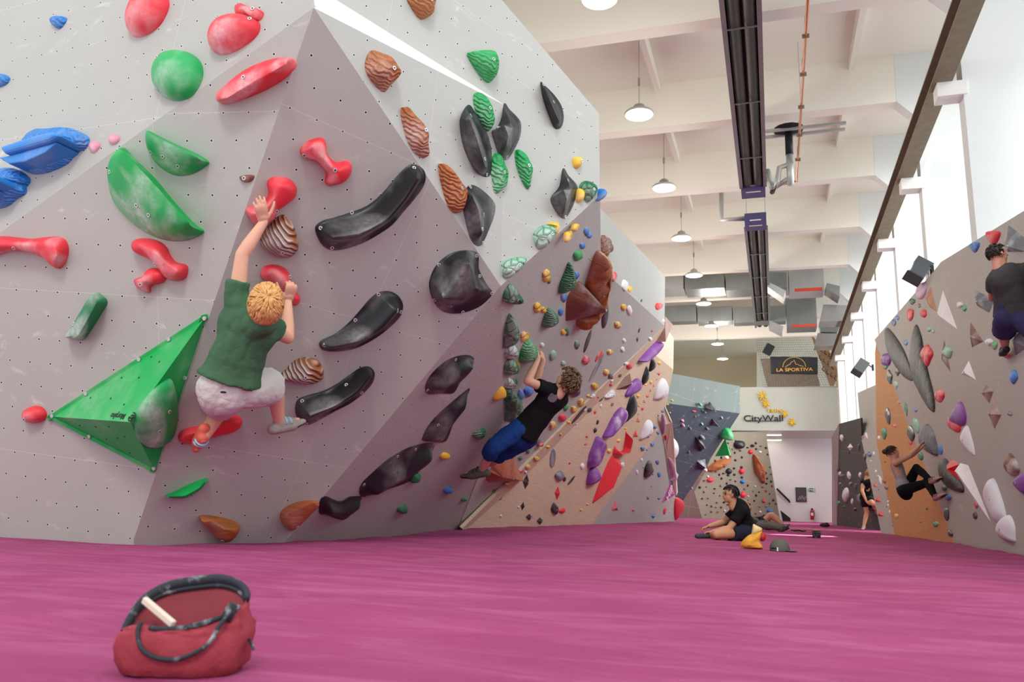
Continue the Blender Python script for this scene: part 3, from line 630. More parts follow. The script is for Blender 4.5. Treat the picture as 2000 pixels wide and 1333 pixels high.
def hold(face, view, pts, h, col, label=None, tex=None, chalk=.4, spine=None, prof='round', sharp=False, flange=0, bolts=None, name='climbing_hold', cat='climbing hold', group=None, base=0.0, rough=None, mat=None, noise_amp=0.0, autobolt=True):
    F = FACES[face]; pp = px(view, P_(pts) if isinstance(pts, str) else pts)
    vd = (F.hit(*pp[0]) - CAM).normalized(); h *= min(1, .42 + .75 * abs(vd.dot(F.n)))
    pl = [F.uv(F.hit(u, v, base)) for u, v in pp]
    area = sum(pl[i - 1][0] * pl[i][1] - pl[i][0] * pl[i - 1][1] for i in range(len(pl))) / 2
    if area < 0: pl = pl[::-1]
    cx, cy = sum(p[0] for p in pl) / len(pl), sum(p[1] for p in pl) / len(pl)
    if spine is None: sp = [(cx, cy)]
    else: sp = [F.uv(F.hit(u, v, base + h * (1 if abs(vd.dot(F.n)) > .5 else 0))) for u, v in px(view, P_(spine) if isinstance(spine, str) else spine)]
    ol = pl if sharp else cat_rom(pl, 4 if len(pl) < 14 else 3)
    n = len(ol); b = MB(); rings = []
    if flange:
        rings += [(0, -.01), (0, .006), (flange, .010)]
        s0 = flange
    else: rings += [(0, -.015)]; s0 = 0
    N = 7
    if sharp: N = 1
    for i in range(0 if not flange else 1, N + 1):
        t = i / N
        if prof == 'round': s, z = 1 - math.cos(t * PI / 2), math.sin(t * PI / 2)
        elif prof == 'ridge': s, z = t, t * .85 + .15 * math.sin(t * PI / 2) * (1 if t < 1 else 1)
        elif prof == 'scoop': s, z = t, t * t * (3 - 2 * t)
        elif prof == 'fin': s, z = t, math.sin(t * PI / 2) ** .85
        elif prof == 'plateau': s, z = t, min(1, 1 - (1 - t) ** 4)
        else: s, z = t, t
        rings.append((s0 + (1 - s0) * min(s, .97 if not sharp else 1), (.010 if flange else 0) + h * z))
    rnd = random.Random(len(HOLDS) * 7 + 3)
    for (s, z) in rings:
        for p in ol:
            q = near_on(sp, p); x, y = p[0] + (q[0] - p[0]) * s, p[1] + (q[1] - p[1]) * s
            w = F.pt(x, y, z + base)
            if noise_amp and z > 0: w += F.n * (noise.noise(w * 9) * noise_amp) + F.ex * (noise.noise(w * 7 + V((5, 5, 5))) * noise_amp * .5)
            b.v.append(w)
    R = len(rings)
    for r in range(R - 1):
        for i in range(n): b.f.append((r * n + i, r * n + (i + 1) % n, (r + 1) * n + (i + 1) % n, (r + 1) * n + i))
    b.f.append(tuple((R - 1) * n + i for i in range(n)))
    b.f.append(tuple(reversed(range(n))))
    o = b.build(name, mat or hm(col, tex, chalk, rough), None, auto=math.radians(24 if sharp else 38))
    o = recenter(o)
    o['category'] = cat
    ctr = (sum(u for u, v in pp) / len(pp), sum(v for u, v in pp) / len(pp))
    us, vs_ = [q[0] for q in pp], [q[1] for q in pp]
    HOLDS.append((o, face, col, ctr, label, group)); o['px_area'] = (max(us) - min(us)) * (max(vs_) - min(vs_))
    if label: o['label'] = label
    if group: o['group'] = group
    if bolts is not None or autobolt:
        me = o.data; bvh = BVHTree.FromPolygons([o.matrix_world @ v.co for v in me.vertices], [tuple(p.vertices) for p in me.polygons])
        bl = px(view, P_(bolts)) if isinstance(bolts, str) else ([ctr] if spine is None else [(sum(u for u, v in px(view, P_(spine))) / len(P_(spine)), sum(v for u, v in px(view, P_(spine))) / len(P_(spine)))])
        for q in bl: bolt(o, bvh, F, q)
    return o
H = hold
# ---- F0 bright upper panel
H('F0', 'A', '765,30 810,-15 870,-40 930,-20 945,20 935,70 895,140 835,190 770,210 735,190 727,140 740,90', .17, 'red', 'big red oval hold cut by the top edge of the photo', bolts='785,42')
H('F0', 'A', '1190,220 1215,170 1270,120 1340,97 1400,100 1445,125 1452,160 1430,205 1370,255 1300,295 1235,308 1195,290 1185,255', .17, 'red', 'large chalky red oval hold left of the wall peak, under a small lobed one', chalk=.6, bolts='1271,152 1432,137')
H('F0', 'A', '1318,60 1325,38 1355,27 1385,42 1420,55 1465,65 1470,90 1450,115 1420,115 1390,95 1350,100 1325,92', .08, 'red', 'small pinkish red lobed hold touching the top of the large red oval', chalk=.8, bolts='1358,45 1440,75')
H('F0', 'A', '872,455 880,395 915,330 965,298 1020,292 1075,305 1115,340 1133,385 1130,440 1100,505 1050,550 990,565 930,550 885,505', .17, 'green', 'round bright green dome hold with pale chalked top, left of the wall peak', bolts='948,368 910,520')
H('F0', 'A', '287,120 310,100 345,95 375,105 355,145 330,163 300,145', .07, 'blue', 'small ribbed blue hold alone near the top left corner', 'ribs', .2, autobolt=False)
H('F0', 'A', '-25,420 30,418 58,440 40,470 0,487 -25,480', .07, 'blue', 'small blue hold half cut by the left edge of the photo', 'ribs', .2, autobolt=False)
def bluebig(pts, ledge, lab, lip):
    o = H('F0', 'A', pts, .2, 'blue', lab, 'ribs', .25, noise_amp=.02, autobolt=False)
    F = F0
    for k, q in enumerate((ledge, lip)):
        pp = px('A', P_(q)); b = MB(); off = .10 if k == 0 else .06
        a = [F.hit(u, v, -.01) for u, v in pp]; b.prism(a, F.n * (off + .12)); p = b.build('stepped_ledge', hm('blue', None, .1), o); md = p.modifiers.new('b', 'BEVEL'); md.width = .03; md.segments = 3
    return o
bluebig('155,860 160,810 195,765 250,735 330,730 385,722 430,730 495,765 498,800 480,830 425,860 380,915 270,965 180,972 125,940 125,920 160,880', '150,890 330,835 440,808 488,830 430,862 180,930', 'large blue hold with domed top and stepped ledges, right one of the blue pair', '125,938 180,928 430,862 450,858 380,915 270,962 180,972')
bluebig('-60,990 0,965 60,950 110,950 165,990 170,1020 150,1045 148,1080 100,1110 50,1150 0,1165 -60,1165', '-60,1100 60,1055 140,1042 150,1075 100,1100 -60,1130', 'large blue stepped hold cut by the left edge of the photo', '-60,1135 100,1102 60,1145 0,1163 -60,1165')
H('F0', 'A', '500,815 520,793 550,795 562,815 545,840 525,853 508,840', .04, 'pink', 'tiny chalky pink ball hold touching the large blue stepped hold', chalk=.8, autobolt=False)
H('F0', 'A', '613,780 625,758 650,753 670,770 660,795 635,808 615,798', .04, 'pink', 'tiny pink ball hold just above the big green half-moon', chalk=.7, autobolt=False)
# ---- F1
H('F1', 'A', '1223,545 1240,510 1290,465 1370,400 1470,350 1570,325 1640,328 1653,345 1640,385 1590,440 1500,495 1400,540 1300,575 1250,582 1228,570', .13, 'red', 'long red banana-shaped hold with chalked upper side below the wall peak', chalk=.6, spine='1270,545 1420,450 1600,355', bolts='1420,450')
H('F1', 'A', '820,735 835,732 880,755 960,795 1050,835 1130,875 1168,907 1140,935 1080,970 1010,983 950,970 890,930 840,870 818,800', .13, 'green', 'smaller green half-moon hold with a straight chalked upper edge', chalk=.55, spine='850,752 960,808 1110,880', prof='fin', bolts='883,857 964,881 1033,932')
H('F1', 'A', '692,822 720,850 790,920 880,1010 960,1110 1040,1200 1100,1260 1140,1292 1080,1332 1010,1347 930,1342 850,1317 770,1272 690,1202 635,1130 610,1060 600,980 610,920 640,870 670,835', .2, 'lime', 'big bright green half-moon hold with a white chalked ridge', chalk=.5, spine='700,850 790,950 875,1040 950,1130 1040,1225 1100,1275', prof='fin', bolts='690,845 687,967 841,1150 909,1203')
H('F1', 'A', '1340,985 1380,975 1418,980 1405,1010 1370,1018 1345,1005', .03, 'dkbrown', 'tiny brownish grey crimp hold left of the seam', chalk=.7)
H('F1', 'C', '-30,185 0,175 80,180 180,190 270,180 340,180 375,210 385,260 370,320 340,355 315,350 280,310 210,275 120,260 40,265 0,280 -30,280', .12, 'red', 'long red bone-shaped hold cut by the left edge of the photo', chalk=.7, spine='0,225 140,225 270,235 335,290', bolts='142,242')
H('F1', 'C', '748,225 765,195 810,187 880,200 930,235 950,280 985,320 1040,335 1050,370 1035,410 990,425 940,410 905,360 860,310 800,285 760,260', .11, 'red', 'red double-lobed hold under the big green half-moon', chalk=.6, spine='795,235 890,285 950,350 1000,380', bolts='905,330')
H('F1', 'C', '760,420 790,405 825,390 845,355 880,355 925,370 932,405 910,435 870,445 845,460 840,490 805,485 775,460', .09, 'red', 'small red knobbed hold under the red double-lobed hold', chalk=.6, bolts='832,442')
H('F1', 'C', '535,490 570,505 600,545 560,620 510,700 465,755 420,745 380,735 420,670 480,570', .12, 'dkgreen', 'green slab-shaped hold with rounded face above the green pyramid', chalk=.7, spine='540,545 440,725', prof='plateau', bolts='472,658')
H('F1', 'E', '142,320 150,285 195,265 240,275 262,310 250,345 200,360 155,350', .09, 'red', 'red ball hold at the left tip of the green pyramid', bolts='183,331')
# green pyramid volume
t = empty('climbing_volume', F1.hit(254, 825)); m_pg = M_('volume_green', hold_mat, '#05a84e', .45, None, .12)
LT, TP, BT = F1.hit(97, 814), F1.hit(405, 614), F1.hit(303, 921); APX = F1.hit(254, 825, .42)
b = MB(); b.add([LT, TP, BT, APX], [(0, 1, 3), (1, 2, 3), (2, 0, 3)]); b.add([LT, TP, BT, LT - F1.n * .02, TP - F1.n * .02, BT - F1.n * .02], [(0, 3, 4, 1), (1, 4, 5, 2), (2, 5, 3, 0), (3, 5, 4)])
pb = b.build('body', m_pg, t, auto=.1)
for a, c in ((LT, TP), (TP, BT), (BT, LT)):
    mid = (LT + TP + BT) / 3; inn = (mid - (a + c) / 2).normalized() * .03; MB().prism([a, c, c + inn, a + inn], F1.n * .025).build('rim', m_pg, t)
for q in ((97, 814), (404, 617), (302, 919), (272, 700), (332, 659), (165, 769), (172, 855), (365, 737)):
    p = F1.hit(q[0] * .97 + 254 * .03, q[1] * .97 + 790 * .03, .028); MB().tube([p, p + F1.n * .006], [.014, .014], 12).build('bolt', m_bolt, t)
def on_tri(P0, P1, P2, a, c): return P0 + (P1 - P0) * a + (P2 - P0) * c
for (P0, P1, P2) in ((LT, TP, APX), (LT, APX, BT)):
    nn = (P1 - P0).cross(P2 - P0).normalized(); nn = nn if nn.dot(F1.n) > 0 else -nn
    for a, c in ((.2, .15), (.4, .15), (.6, .12), (.2, .4), (.4, .35), (.15, .65), (.55, .3)):
        p = on_tri(P0, P1, P2, a, c); MB().tube([p - nn * .01, p + nn * .0015], [.008, .008], 8).build('bolt_hole', m_sock, t)
nn = (TP - LT).cross(APX - LT).normalized(); nn = nn if nn.dot(F1.n) > 0 else -nn
exv = (LT - APX).normalized(); eyv = nn.cross(exv).normalized(); Rm = Matrix((exv, eyv, nn)).transposed()
lp = LT.lerp(APX, .78) + (TP - LT) * .045 + nn * .003
txt('Morpho', lp, .06, m_ink, t, Rm, 'printed_mark', .0005)
cc = lp - exv * .19; MB().tube([cc + exv * (.03 * math.cos(a * .3)) + eyv * (.03 * math.sin(a * .3)) for a in range(18)], .004, 4).tube([cc + exv * (.014 * math.cos(a * .4)) + eyv * (.014 * math.sin(a * .4)) for a in range(16)], .004, 4).build('printed_mark', m_ink, t)
tag(t, 'big flat-sided bright green pyramid volume beside the green-shirted climber', 'climbing volume')
# lens hold sitting on the pyramid's right flank
FACES['PY'] = PY = Face(TP, BT, APX)
H('PY', 'E', '755,400 760,330 790,270 830,215 880,160 940,118 958,125 975,200 985,290 975,380 950,450 900,490 840,500 790,470', .09, 'green', 'dark green teardrop hold with a thick chalk patch mounted on the green pyramid', chalk=.5, bolts='893,268 840,380', base=.01)
# ---- F2
H('F2', 'E', '1088,190 1110,165 1155,170 1165,200 1145,214 1120,217 1095,205', .06, 'red', 'small red ball hold just behind the white shorts', bolts='1124,201')
H('F2', 'A', '1672,850 1680,820 1710,790 1760,770 1800,770 1812,800 1812,840 1840,880 1880,905 1930,893 1957,915 1950,970 1910,1015 1860,1030 1825,1033 1810,1010 1815,965 1790,930 1750,890 1700,880', .1, 'red', 'red bone-shaped hold with a chalked waist, highest on the triangular panel', chalk=.6, spine='1740,820 1800,880 1840,930 1890,960', bolts='1685,857 1840,928')
H('F2', 'A', '1490,1010 1520,988 1580,985 1630,1010 1652,1050 1640,1100 1590,1140 1545,1170 1530,1210 1490,1245 1430,1258 1395,1225 1370,1180 1380,1155 1430,1150 1470,1130 1495,1080 1490,1040', .11, 'red', 'red bone-shaped hold gripped by the raised hand of the green-shirted climber', chalk=.35, spine='1570,1050 1530,1110 1490,1160 1430,1195', bolts='1524,1160')
H('F2', 'C', '1452,380 1470,345 1530,333 1590,355 1615,390 1612,430 1640,470 1668,510 1660,545 1630,558 1600,540 1580,500 1550,460 1500,430 1460,410', .1, 'red', 'red bone-shaped hold beside the blond head, gripped by the lower hand', chalk=.5, spine='1520,380 1580,430 1640,520', bolts='1600,385')
H('F2', 'C', '1450,215 1470,150 1520,90 1570,55 1610,75 1640,130 1650,200 1655,240 1620,280 1560,287 1500,265', .14, 'brown', 'big brown and white ribbed shell hold below the raised hand', 'shell', .5, noise_amp=.02, bolts='1549,237')
H('F2', 'C', '1555,960 1590,920 1640,870 1690,852 1740,855 1775,870 1800,920 1795,960 1740,985 1670,990 1600,980', .11, 'brown', 'fan-shaped brown and white shell hold above the lowest black crescent', 'shell', .5, noise_amp=.02, bolts='1677,927')
H('F2', 'E', '990,440 1010,405 1060,385 1120,375 1180,350 1240,330 1310,318 1348,340 1335,380 1290,410 1220,425 1130,450 1070,470 1010,465', .09, 'red', 'long red sole-shaped hold behind the left foot of the green-shirted climber', chalk=.05, spine='1030,430 1130,410 1290,360', bolts='1190,428')
BK = dict(flange=.12, prof='scoop', chalk=.45, name='climbing_volume', cat='climbing volume')
def hexmark(o, F, view, p, r=.022):
    q = px(view, P_(p))[0]; me = o.data; bvh = BVHTree.FromPolygons([o.matrix_world @ v.co for v in me.vertices], [tuple(pp.vertices) for pp in me.polygons])
    c = F.hit(*q); h = bvh.ray_cast(c + F.n * 2, -F.n); c = h[0] if h[0] is not None else c; nn = h[1] if h[1] is not None else F.n
    if nn.dot(F.n) < 0: nn = -nn
    a = nn.cross(V((0, 0, 1))).normalized(); e = nn.cross(a); c = c + nn * .004
    ring = [c + a * (r * math.cos(k * PI / 3)) + e * (r * 1.0 * math.sin(k * PI / 3)) for k in range(6)]
    inn = [c + (p_ - c) * .55 for p_ in ring]; b = MB(); b.add(ring + inn, [(i, (i + 1) % 6, (i + 1) % 6 + 6, i + 6) for i in range(6) if i != 1]); b.build('printed_hexagon', m_logo, o)
def BH(face, view, pts, h, label, spine, bolts, hx=None, **k):
    d = dict(BK); d.update(k); o = H(face, view, pts, h, 'black', label, None, spine=spine, bolts=bolts, **d)
    if hx: hexmark(o, FACES[face], view, hx)
    return o
BH('F2', 'D', '330,125 370,90 440,70 520,45 620,5 700,-60 760,-130 820,-195 870,-226 925,-205 945,-160 930,-100 880,-30 820,40 760,110 690,160 600,210 500,245 420,252 370,225 340,175', .17, 'largest glossy black crescent volume, upper right of the green-shirted climber', '430,180 590,160 730,80 830,-40 895,-150', '352,122 532,42 694,-55 870,-212 421,238', '413,192')
BH('F2', 'D', '352,770 375,750 440,720 510,665 570,600 630,530 680,490 740,482 790,505 818,555 810,610 770,660 700,720 620,770 540,805 440,818 375,810 355,790', .14, 'middle glossy black crescent volume with a hexagon mark at its upper end', '420,790 590,755 700,680 775,590', '367,767 550,640 680,498 805,595', '747,552')
BH('F2', 'D', '218,1130 235,1085 290,1062 370,1040 450,1000 520,950 580,910 630,903 660,935 650,990 600,1050 520,1110 440,1150 370,1190 300,1225 255,1215 225,1180', .15, 'lowest glossy black crescent volume, stood on by the right shoe of the green-shirted climber', '300,1175 440,1120 560,1040 635,950', '253,1088 491,988 278,1220 586,1045', '274,1167')
BH('F2', 'D', '965,430 985,370 1020,320 1080,275 1150,255 1220,260 1240,290 1240,350 1260,400 1290,450 1318,490 1290,530 1240,570 1160,600 1080,605 1020,580 985,530 968,480', .2, 'round glossy black volume with a concave bite on its right side', '1040,520 1150,500 1215,460 1185,330', '1017,333 1226,282 1243,395 1312,492 991,526 1151,597', '1070,556')
BH('F3', 'D', '943,1020 960,970 1000,920 1060,870 1120,845 1180,838 1213,855 1210,885 1170,930 1140,980 1100,1048 1040,1050 960,1055', .12, 'small black leaf volume, upper of two beside the corner, with a chalk hand mark', '1010,980 1080,930 1160,880', '1108,860 1209,868 952,1030')
BH('F3', 'F', '1190,315 1160,330 1100,380 1020,450 960,520 930,580 930,600 980,608 1050,608 1075,570 1100,500 1140,410', .12, 'black claw-shaped volume between the leaf and the whale-like black ones', '990,560 1050,480 1120,400', '1050,397 1000,500', flange=.04)
BH('F3', 'F', '575,890 590,840 650,780 730,710 820,655 900,625 980,615 990,640 960,700 910,770 850,830 770,860 680,890 600,915', .15, 'long black spindle volume low on the dark panel', '640,850 780,770 930,670', '598,842 785,686 884,646 985,622 612,912', '625,885')
BH('F3', 'F', '350,980 360,930 390,913 430,930 470,940 520,915 570,913 588,920 560,970 530,1010 485,1043 430,1030 390,1015 355,1010', .1, 'matt black heart-shaped volume near the mat between brown wood and black spindle', '400,975 480,985 540,945', '', flange=.04, chalk=0)
H('F2', 'F', '133,1015 150,985 200,955 270,937 330,937 347,942 310,985 260,1050 200,1102 160,1085 140,1050', .13, 'rust', 'light brown wooden wedge hold beside the matt black heart volume', 'wood', .15, spine='180,1010 320,950', prof='plateau', bolts='211,1047', cat='climbing hold')
H('F2', 'E', '1108,880 1150,875 1220,885 1300,905 1335,930 1320,970 1290,1000 1250,1013 1200,990 1150,940 1120,910', .14, 'brown', 'brown wood-textured beak hold lowest on the left, just above the mat', 'wood', .15, spine='1150,895 1250,955', bolts='1226,982')
H('F2', 'E', '922,763 960,750 1040,710 1110,680 1158,668 1130,710 1080,750 1020,772 960,772', .10, 'lime', 'thin bright green blade-shaped hold above the mat', chalk=0, spine='940,770 1030,768 1110,725 1150,675', prof='fin')
# ---- F3 small ones
H('F3', 'F', '785,985 820,955 840,970 835,1000 800,1003', .07, 'dkgreen', 'small dark green hold low on the dark panel, nearest the mat', chalk=.1, autobolt=False)
H('F3', 'F', '1043,880 1070,855 1093,870 1085,890 1055,893', .07, 'blue', 'small blue hold under the climbing shoe of the black-shirted climber', chalk=.1, autobolt=False)
H('F3', 'F', '1023,690 1045,668 1078,678 1070,695 1035,700', .06, 'yellow', 'small yellow hold right of the black claw volume', chalk=.1, autobolt=False)
H('F3', 'F', '855,828 880,790 912,785 905,815 880,830', .08, 'dkgreen', 'dark green hold peeping from behind the black spindle volume', chalk=0, autobolt=False)
H('F3', 'F', '1205,575 1215,555 1240,540 1275,535 1278,555 1265,580 1235,592', .07, 'dkgreen', 'green and white ribbed hold left of the knee of the black-shirted climber', 'ribs', .5, autobolt=False)
H('F3', 'F', '1140,935 1160,915 1177,925 1160,938', .05, 'dkgreen', 'small dark green hold below and right of the small blue one', chalk=.1, autobolt=False)
H('F3', 'F', '1320,370 1340,330 1370,300 1388,320 1385,350 1350,368', .08, 'yellow', 'orange-yellow jug hold hanging on the panel corner', chalk=.1, autobolt=False)
# ---- F4 F5 F6
H('F4', 'B', '608,340 640,283 690,300 730,340 765,400 765,440 740,490 710,517 680,495 640,450 612,400', .14, 'brown', 'brown rock-like hold with a deep fold, highest on the bright corner panel', 'ribs', .35, noise_amp=.04)
H('F4', 'B', '805,610 830,603 870,650 920,720 945,780 945,860 930,883 880,850 840,780 815,690', .12, 'brown', 'chalky brown pointed hold along the panel edge, middle of the three brown ones', 'ribs', .7, noise_amp=.03)
H('F4', 'B', '1015,915 1050,940 1100,990 1140,1050 1157,1100 1140,1170 1110,1190 1075,1165 1050,1100 1025,1000', .12, 'brown', 'brown ribbed pointed hold above the round black volume', 'ribs', .1, noise_amp=.03)
BH('F4', 'B', '1135,690 1145,640 1170,595 1190,587 1215,620 1260,690 1295,770 1312,860 1308,960 1285,987 1240,970 1190,900 1150,800', .16, 'tall black shield volume with chalked top on the bright corner panel', '1185,670 1220,760 1250,860 1270,930', '1149,657 1193,905 1278,975', '1260,932', spine_=0) if False else BH('F4', 'B', '1135,690 1145,640 1170,595 1190,587 1215,620 1260,690 1295,770 1312,860 1308,960 1285,987 1240,970 1190,900 1150,800', .16, 'tall black shield volume with chalked top on the bright corner panel', '1185,670 1220,760 1250,860 1270,930', '1149,657 1193,905 1278,975', '1260,932')
BH('F4', 'B', '1150,1150 1155,1090 1180,1040 1215,1035 1270,1070 1328,1135 1325,1200 1300,1270 1265,1350 1240,1373 1205,1350 1180,1290', .14, 'black shield volume with cloudy chalk, below the tall one', '1200,1100 1240,1180 1250,1290', '1188,1045 1186,1290 1260,1355', '1201,1212')
H('F4', 'B', '1210,560 1215,525 1240,517 1270,560 1300,620 1307,690 1290,735 1260,700 1225,630', .1, 'green', 'green leaf-textured hold wedged between the two black volumes', 'ribs', .3, noise_amp=.02)
H('F4', 'B', '1308,960 1320,870 1340,856 1370,900 1388,960 1385,1030 1350,1078 1325,1070 1315,1000', .09, 'green', 'pale chalked green leaf hold below the three-sided black volume', 'ribs', .6, noise_amp=.02)
BH('F6', 'B', '1383,577 1410,610 1450,650 1475,690 1470,760 1440,830 1400,890 1360,880 1320,820 1290,750 1330,710 1365,650', .2, 'three-sided black volume with a grey scooped top at the panel corner', '1380,700 1420,720 1390,800', '1330,722 1393,877', None, prof='ridge')
H('F6', 'B', '1445,838 1480,850 1510,900 1530,960 1520,1055 1490,1030 1460,960 1445,900', .08, 'green', 'slim green leaf hold right of the three-sided black volume', 'ribs', .2, noise_amp=.02)
BH('F6', 'B', '1585,460 1610,480 1660,530 1700,590 1713,650 1705,700 1685,720 1660,710 1630,640 1600,550', .1, 'black teardrop volume alone under the sloping top edge', '1610,510 1650,600 1680,670', '1597,475 1622,585', None, flange=.04, chalk=.1)
H('F6', 'B', '1765,885 1790,877 1810,890 1800,930 1785,943 1768,925', .07, 'yellow', 'yellow ring-shaped hold near the vertical edge', chalk=.1)
BH('F6', 'B', '1710,940 1740,980 1790,1040 1780,1100 1760,1160 1720,1220 1680,1190 1640,1110 1690,1040', .18, 'three-sided black volume beside the yellow and green holds near the vertical edge', '1710,1060 1750,1060 1720,1140', '1700,1020 1721,1211', None, prof='ridge')
H('F6', 'B', '1780,1110 1785,1060 1805,1055 1818,1080 1810,1125 1790,1130', .07, 'yellow', 'yellow hold squeezed between the black volume and the green cracked hold', autobolt=False)
H('F6', 'B', '1800,1040 1830,1010 1875,1030 1888,1070 1860,1120 1840,1127 1810,1080', .1, 'dkgreen', 'green cracked hold near the vertical edge', 'crack', .4)
H('F6', 'B', '1905,1060 1918,1058 1926,1085 1920,1115 1905,1117', .1, 'blue', 'blue hold peeping around the vertical edge', autobolt=False)
H('F6', 'D', '1543,180 1560,140 1600,117 1640,130 1650,160 1620,210 1590,250 1560,235', .13, 'palegreen', 'large pale green cracked hold on the crease beside a yellow one', 'crack', .5)
H('F6', 'D', '1620,110 1650,97 1672,110 1670,160 1650,180 1640,130', .08, 'yellow', 'yellow hook hold behind the pale green cracked one', autobolt=False)
H('F5', 'B', '840,-5 860,-40 970,-40 985,-5 985,40 960,90 925,110 900,95 860,40', .14, 'brown', 'brown rock-like hold cut by the top edge of the photo', 'ribs', .1, noise_amp=.04)
H('F5', 'B', '1175,300 1210,290 1280,285 1310,300 1333,360 1330,420 1300,462 1270,450 1230,400 1190,340', .14, 'green', 'green leaf-textured hold above the pale ledge', 'ribs', .15, noise_amp=.03)
H('F6', 'D', '1365,360 1375,320 1420,300 1480,292 1497,310 1470,350 1440,385 1400,413 1370,395', .1, 'palegreen', 'pale green bulging hold right on the panel corner', 'crack', .5)
# ---- F7 larger ones
H('F7', 'J', '625,390 640,310 690,240 720,270 745,310 778,345 760,390 700,415 680,410 660,385', .14, 'dkgreen', 'green two-lobed hold just under the panel corner', 'crack', .35, noise_amp=.03)
H('F7', 'J', '630,790 640,650 660,560 685,497 715,540 735,620 730,720 700,765 660,785', .14, 'dkgreen', 'tall dark green cactus-like hold on the corner edge', 'crack', .35, noise_amp=.02)
H('F7', 'J', '645,830 680,770 720,765 747,810 740,860 700,885 660,885', .12, 'palegreen', 'rounded whitish green hold under the tall cactus-like one', 'crack', .8)
H('F7', 'J', '640,1020 645,930 680,890 720,895 755,960 740,1005 690,1025', .12, 'dkgreen', 'dark green cracked hold third down the corner edge', 'crack', .3)
H('F7', 'J', '645,1140 660,1080 690,1055 715,1100 745,1065 735,1120 700,1145', .1, 'palegreen', 'white chalked hold above the lowest big green corner hold', 'crack', 1.)
H('F7', 'F', '1385,488 1390,420 1382,330 1410,305 1450,345 1480,400 1465,440 1430,460 1400,488', .16, 'dkgreen', 'biggest green cracked hold at the waist of the black-shirted climber', 'crack', .3, noise_amp=.03)
H('F7', 'J', '770,915 790,800 850,725 900,775 915,840 880,890 830,915', .15, 'green', 'green sliced dome hold gripped by the black-shirted climber', 'ribs', .5)
H('F7', 'G', '468,570 480,500 510,430 530,375 545,385 560,440 565,500 540,545 500,570', .14, 'dkgreen', 'dark green ribbed fin hold left of the big brown volumes', 'ribs', .1)
H('F7', 'G', '357,790 375,720 400,672 440,700 457,740 420,780 385,795', .14, 'dkgreen', 'green ribbed fan hold beside two yellow ones', 'ribs', .35)
H('F7', 'G', '640,540 660,460 690,360 725,293 765,350 768,450 755,600 700,700 640,765 590,800 590,740 640,690 650,620', .3, 'brown', 'long curved brown rock volume leaning over the brown block', 'rock', .2, noise_amp=.05, name='climbing_volume', cat='climbing volume', spine='720,370 710,500 680,620 630,720')
H('F7', 'G', '515,740 520,620 550,560 600,497 640,545 700,630 690,680 640,700 590,745 525,757', .42, 'dkbrown', 'big reddish brown block volume with a chalked nose', 'wood', .25, name='climbing_volume', cat='climbing volume', spine='650,610 670,630', prof='ridge', sharp=False)
H('F8', 'G', '745,210 765,205 790,240 810,280 800,310 775,320 762,350 745,340', .14, 'dkbrown', 'brown ribbed knot hold peeping around the vertical edge', 'ribs', .35, noise_amp=.03)
H('F7', 'J', '1200,1190 1240,1140 1275,1095 1293,1120 1293,1190 1250,1225', .1, 'black', 'black five-sided hold behind the head of the black-shirted climber', None, 0)
H('FW', 'K', '600,590 680,520 765,485 800,590 835,700 815,750 545,775 535,680 560,650', .24, 'rust', 'big orange-brown wooden block volume below the black-shirted climber', 'wood', .1, name='climbing_volume', cat='climbing volume', spine='590,665 800,705', prof='ridge')
# ---- F9 larger ones
H('F9', 'N', '15,535 80,440 150,365 215,322 232,370 225,430 190,490 130,525 60,550', .25, 'purple', 'topmost big purple half-moon volume at the plywood edge', None, .1, spine='60,525 140,450 210,360', prof='fin', name='climbing_volume', cat='climbing volume')
H('F9', 'P', '727,560 760,490 810,400 870,358 910,390 918,440 890,490 840,530 790,550 745,580', .16, 'purple', 'purple leaf-shaped volume with a black one hanging under it', None, .15, prof='round', name='climbing_volume', cat='climbing volume')
H('F9', 'P', '463,1057 500,970 560,850 620,750 680,700 710,730 712,820 680,900 600,980 520,1040', .22, 'purple', 'long chalked purple lens volume in the middle of the plywood', None, .7, spine='520,1000 600,880 670,770', name='climbing_volume', cat='climbing volume')
H('F9', 'H', '748,805 760,720 790,640 820,580 865,625 850,700 820,770 780,810 755,812', .2, 'purple', 'tall purple block volume, upper of the two stacked lowest ones', None, .4, spine='790,760 830,640', prof='plateau', name='climbing_volume', cat='climbing volume')
H('F9', 'H', '742,935 750,870 770,820 800,805 830,850 830,890 790,930 755,940', .2, 'purple', 'lowest purple volume, round with a notch', None, .2, name='climbing_volume', cat='climbing volume')
for p, l, hh in (('1015,280 1020,215 1045,120 1075,150 1085,210 1060,255', 'black drop-shaped hold right under the topmost purple volume', .1), ('925,440 935,350 965,260 985,215 1003,280 1000,350 975,410', 'slim black blade hold left of the drop-shaped one', .1), ('712,882 750,700 790,580 820,540 855,620 858,710 830,790 770,850', 'tall black fin volume hanging from the purple leaf', .14)):
    H('F9', 'P', p, hh, 'black', l, None, 0)
H('F9', 'P', '1065,610 1080,530 1110,440 1150,375 1185,358 1215,410 1225,490 1200,560 1140,615 1100,605', .2, 'white', 'upper big white shell hold on the far plywood', None, .1)
H('F9', 'P', '903,1085 925,1000 960,900 1000,850 1035,870 1040,950 1020,1030 960,1060', .18, 'white', 'lower big white shell hold on the far plywood', None, .1)
H('F9', 'P', '490,595 500,560 570,490 597,530 590,560 540,590', .12, 'white', 'white and brown fan hold near the crease', 'ribs', .2)
H('F9', 'P', '618,495 720,350 790,300 780,400 748,490', .2, 'dkbrown', 'dark brown three-sided wooden volume near the crease', 'wood', 0, sharp=True, spine='735,400', name='climbing_volume', cat='climbing volume')
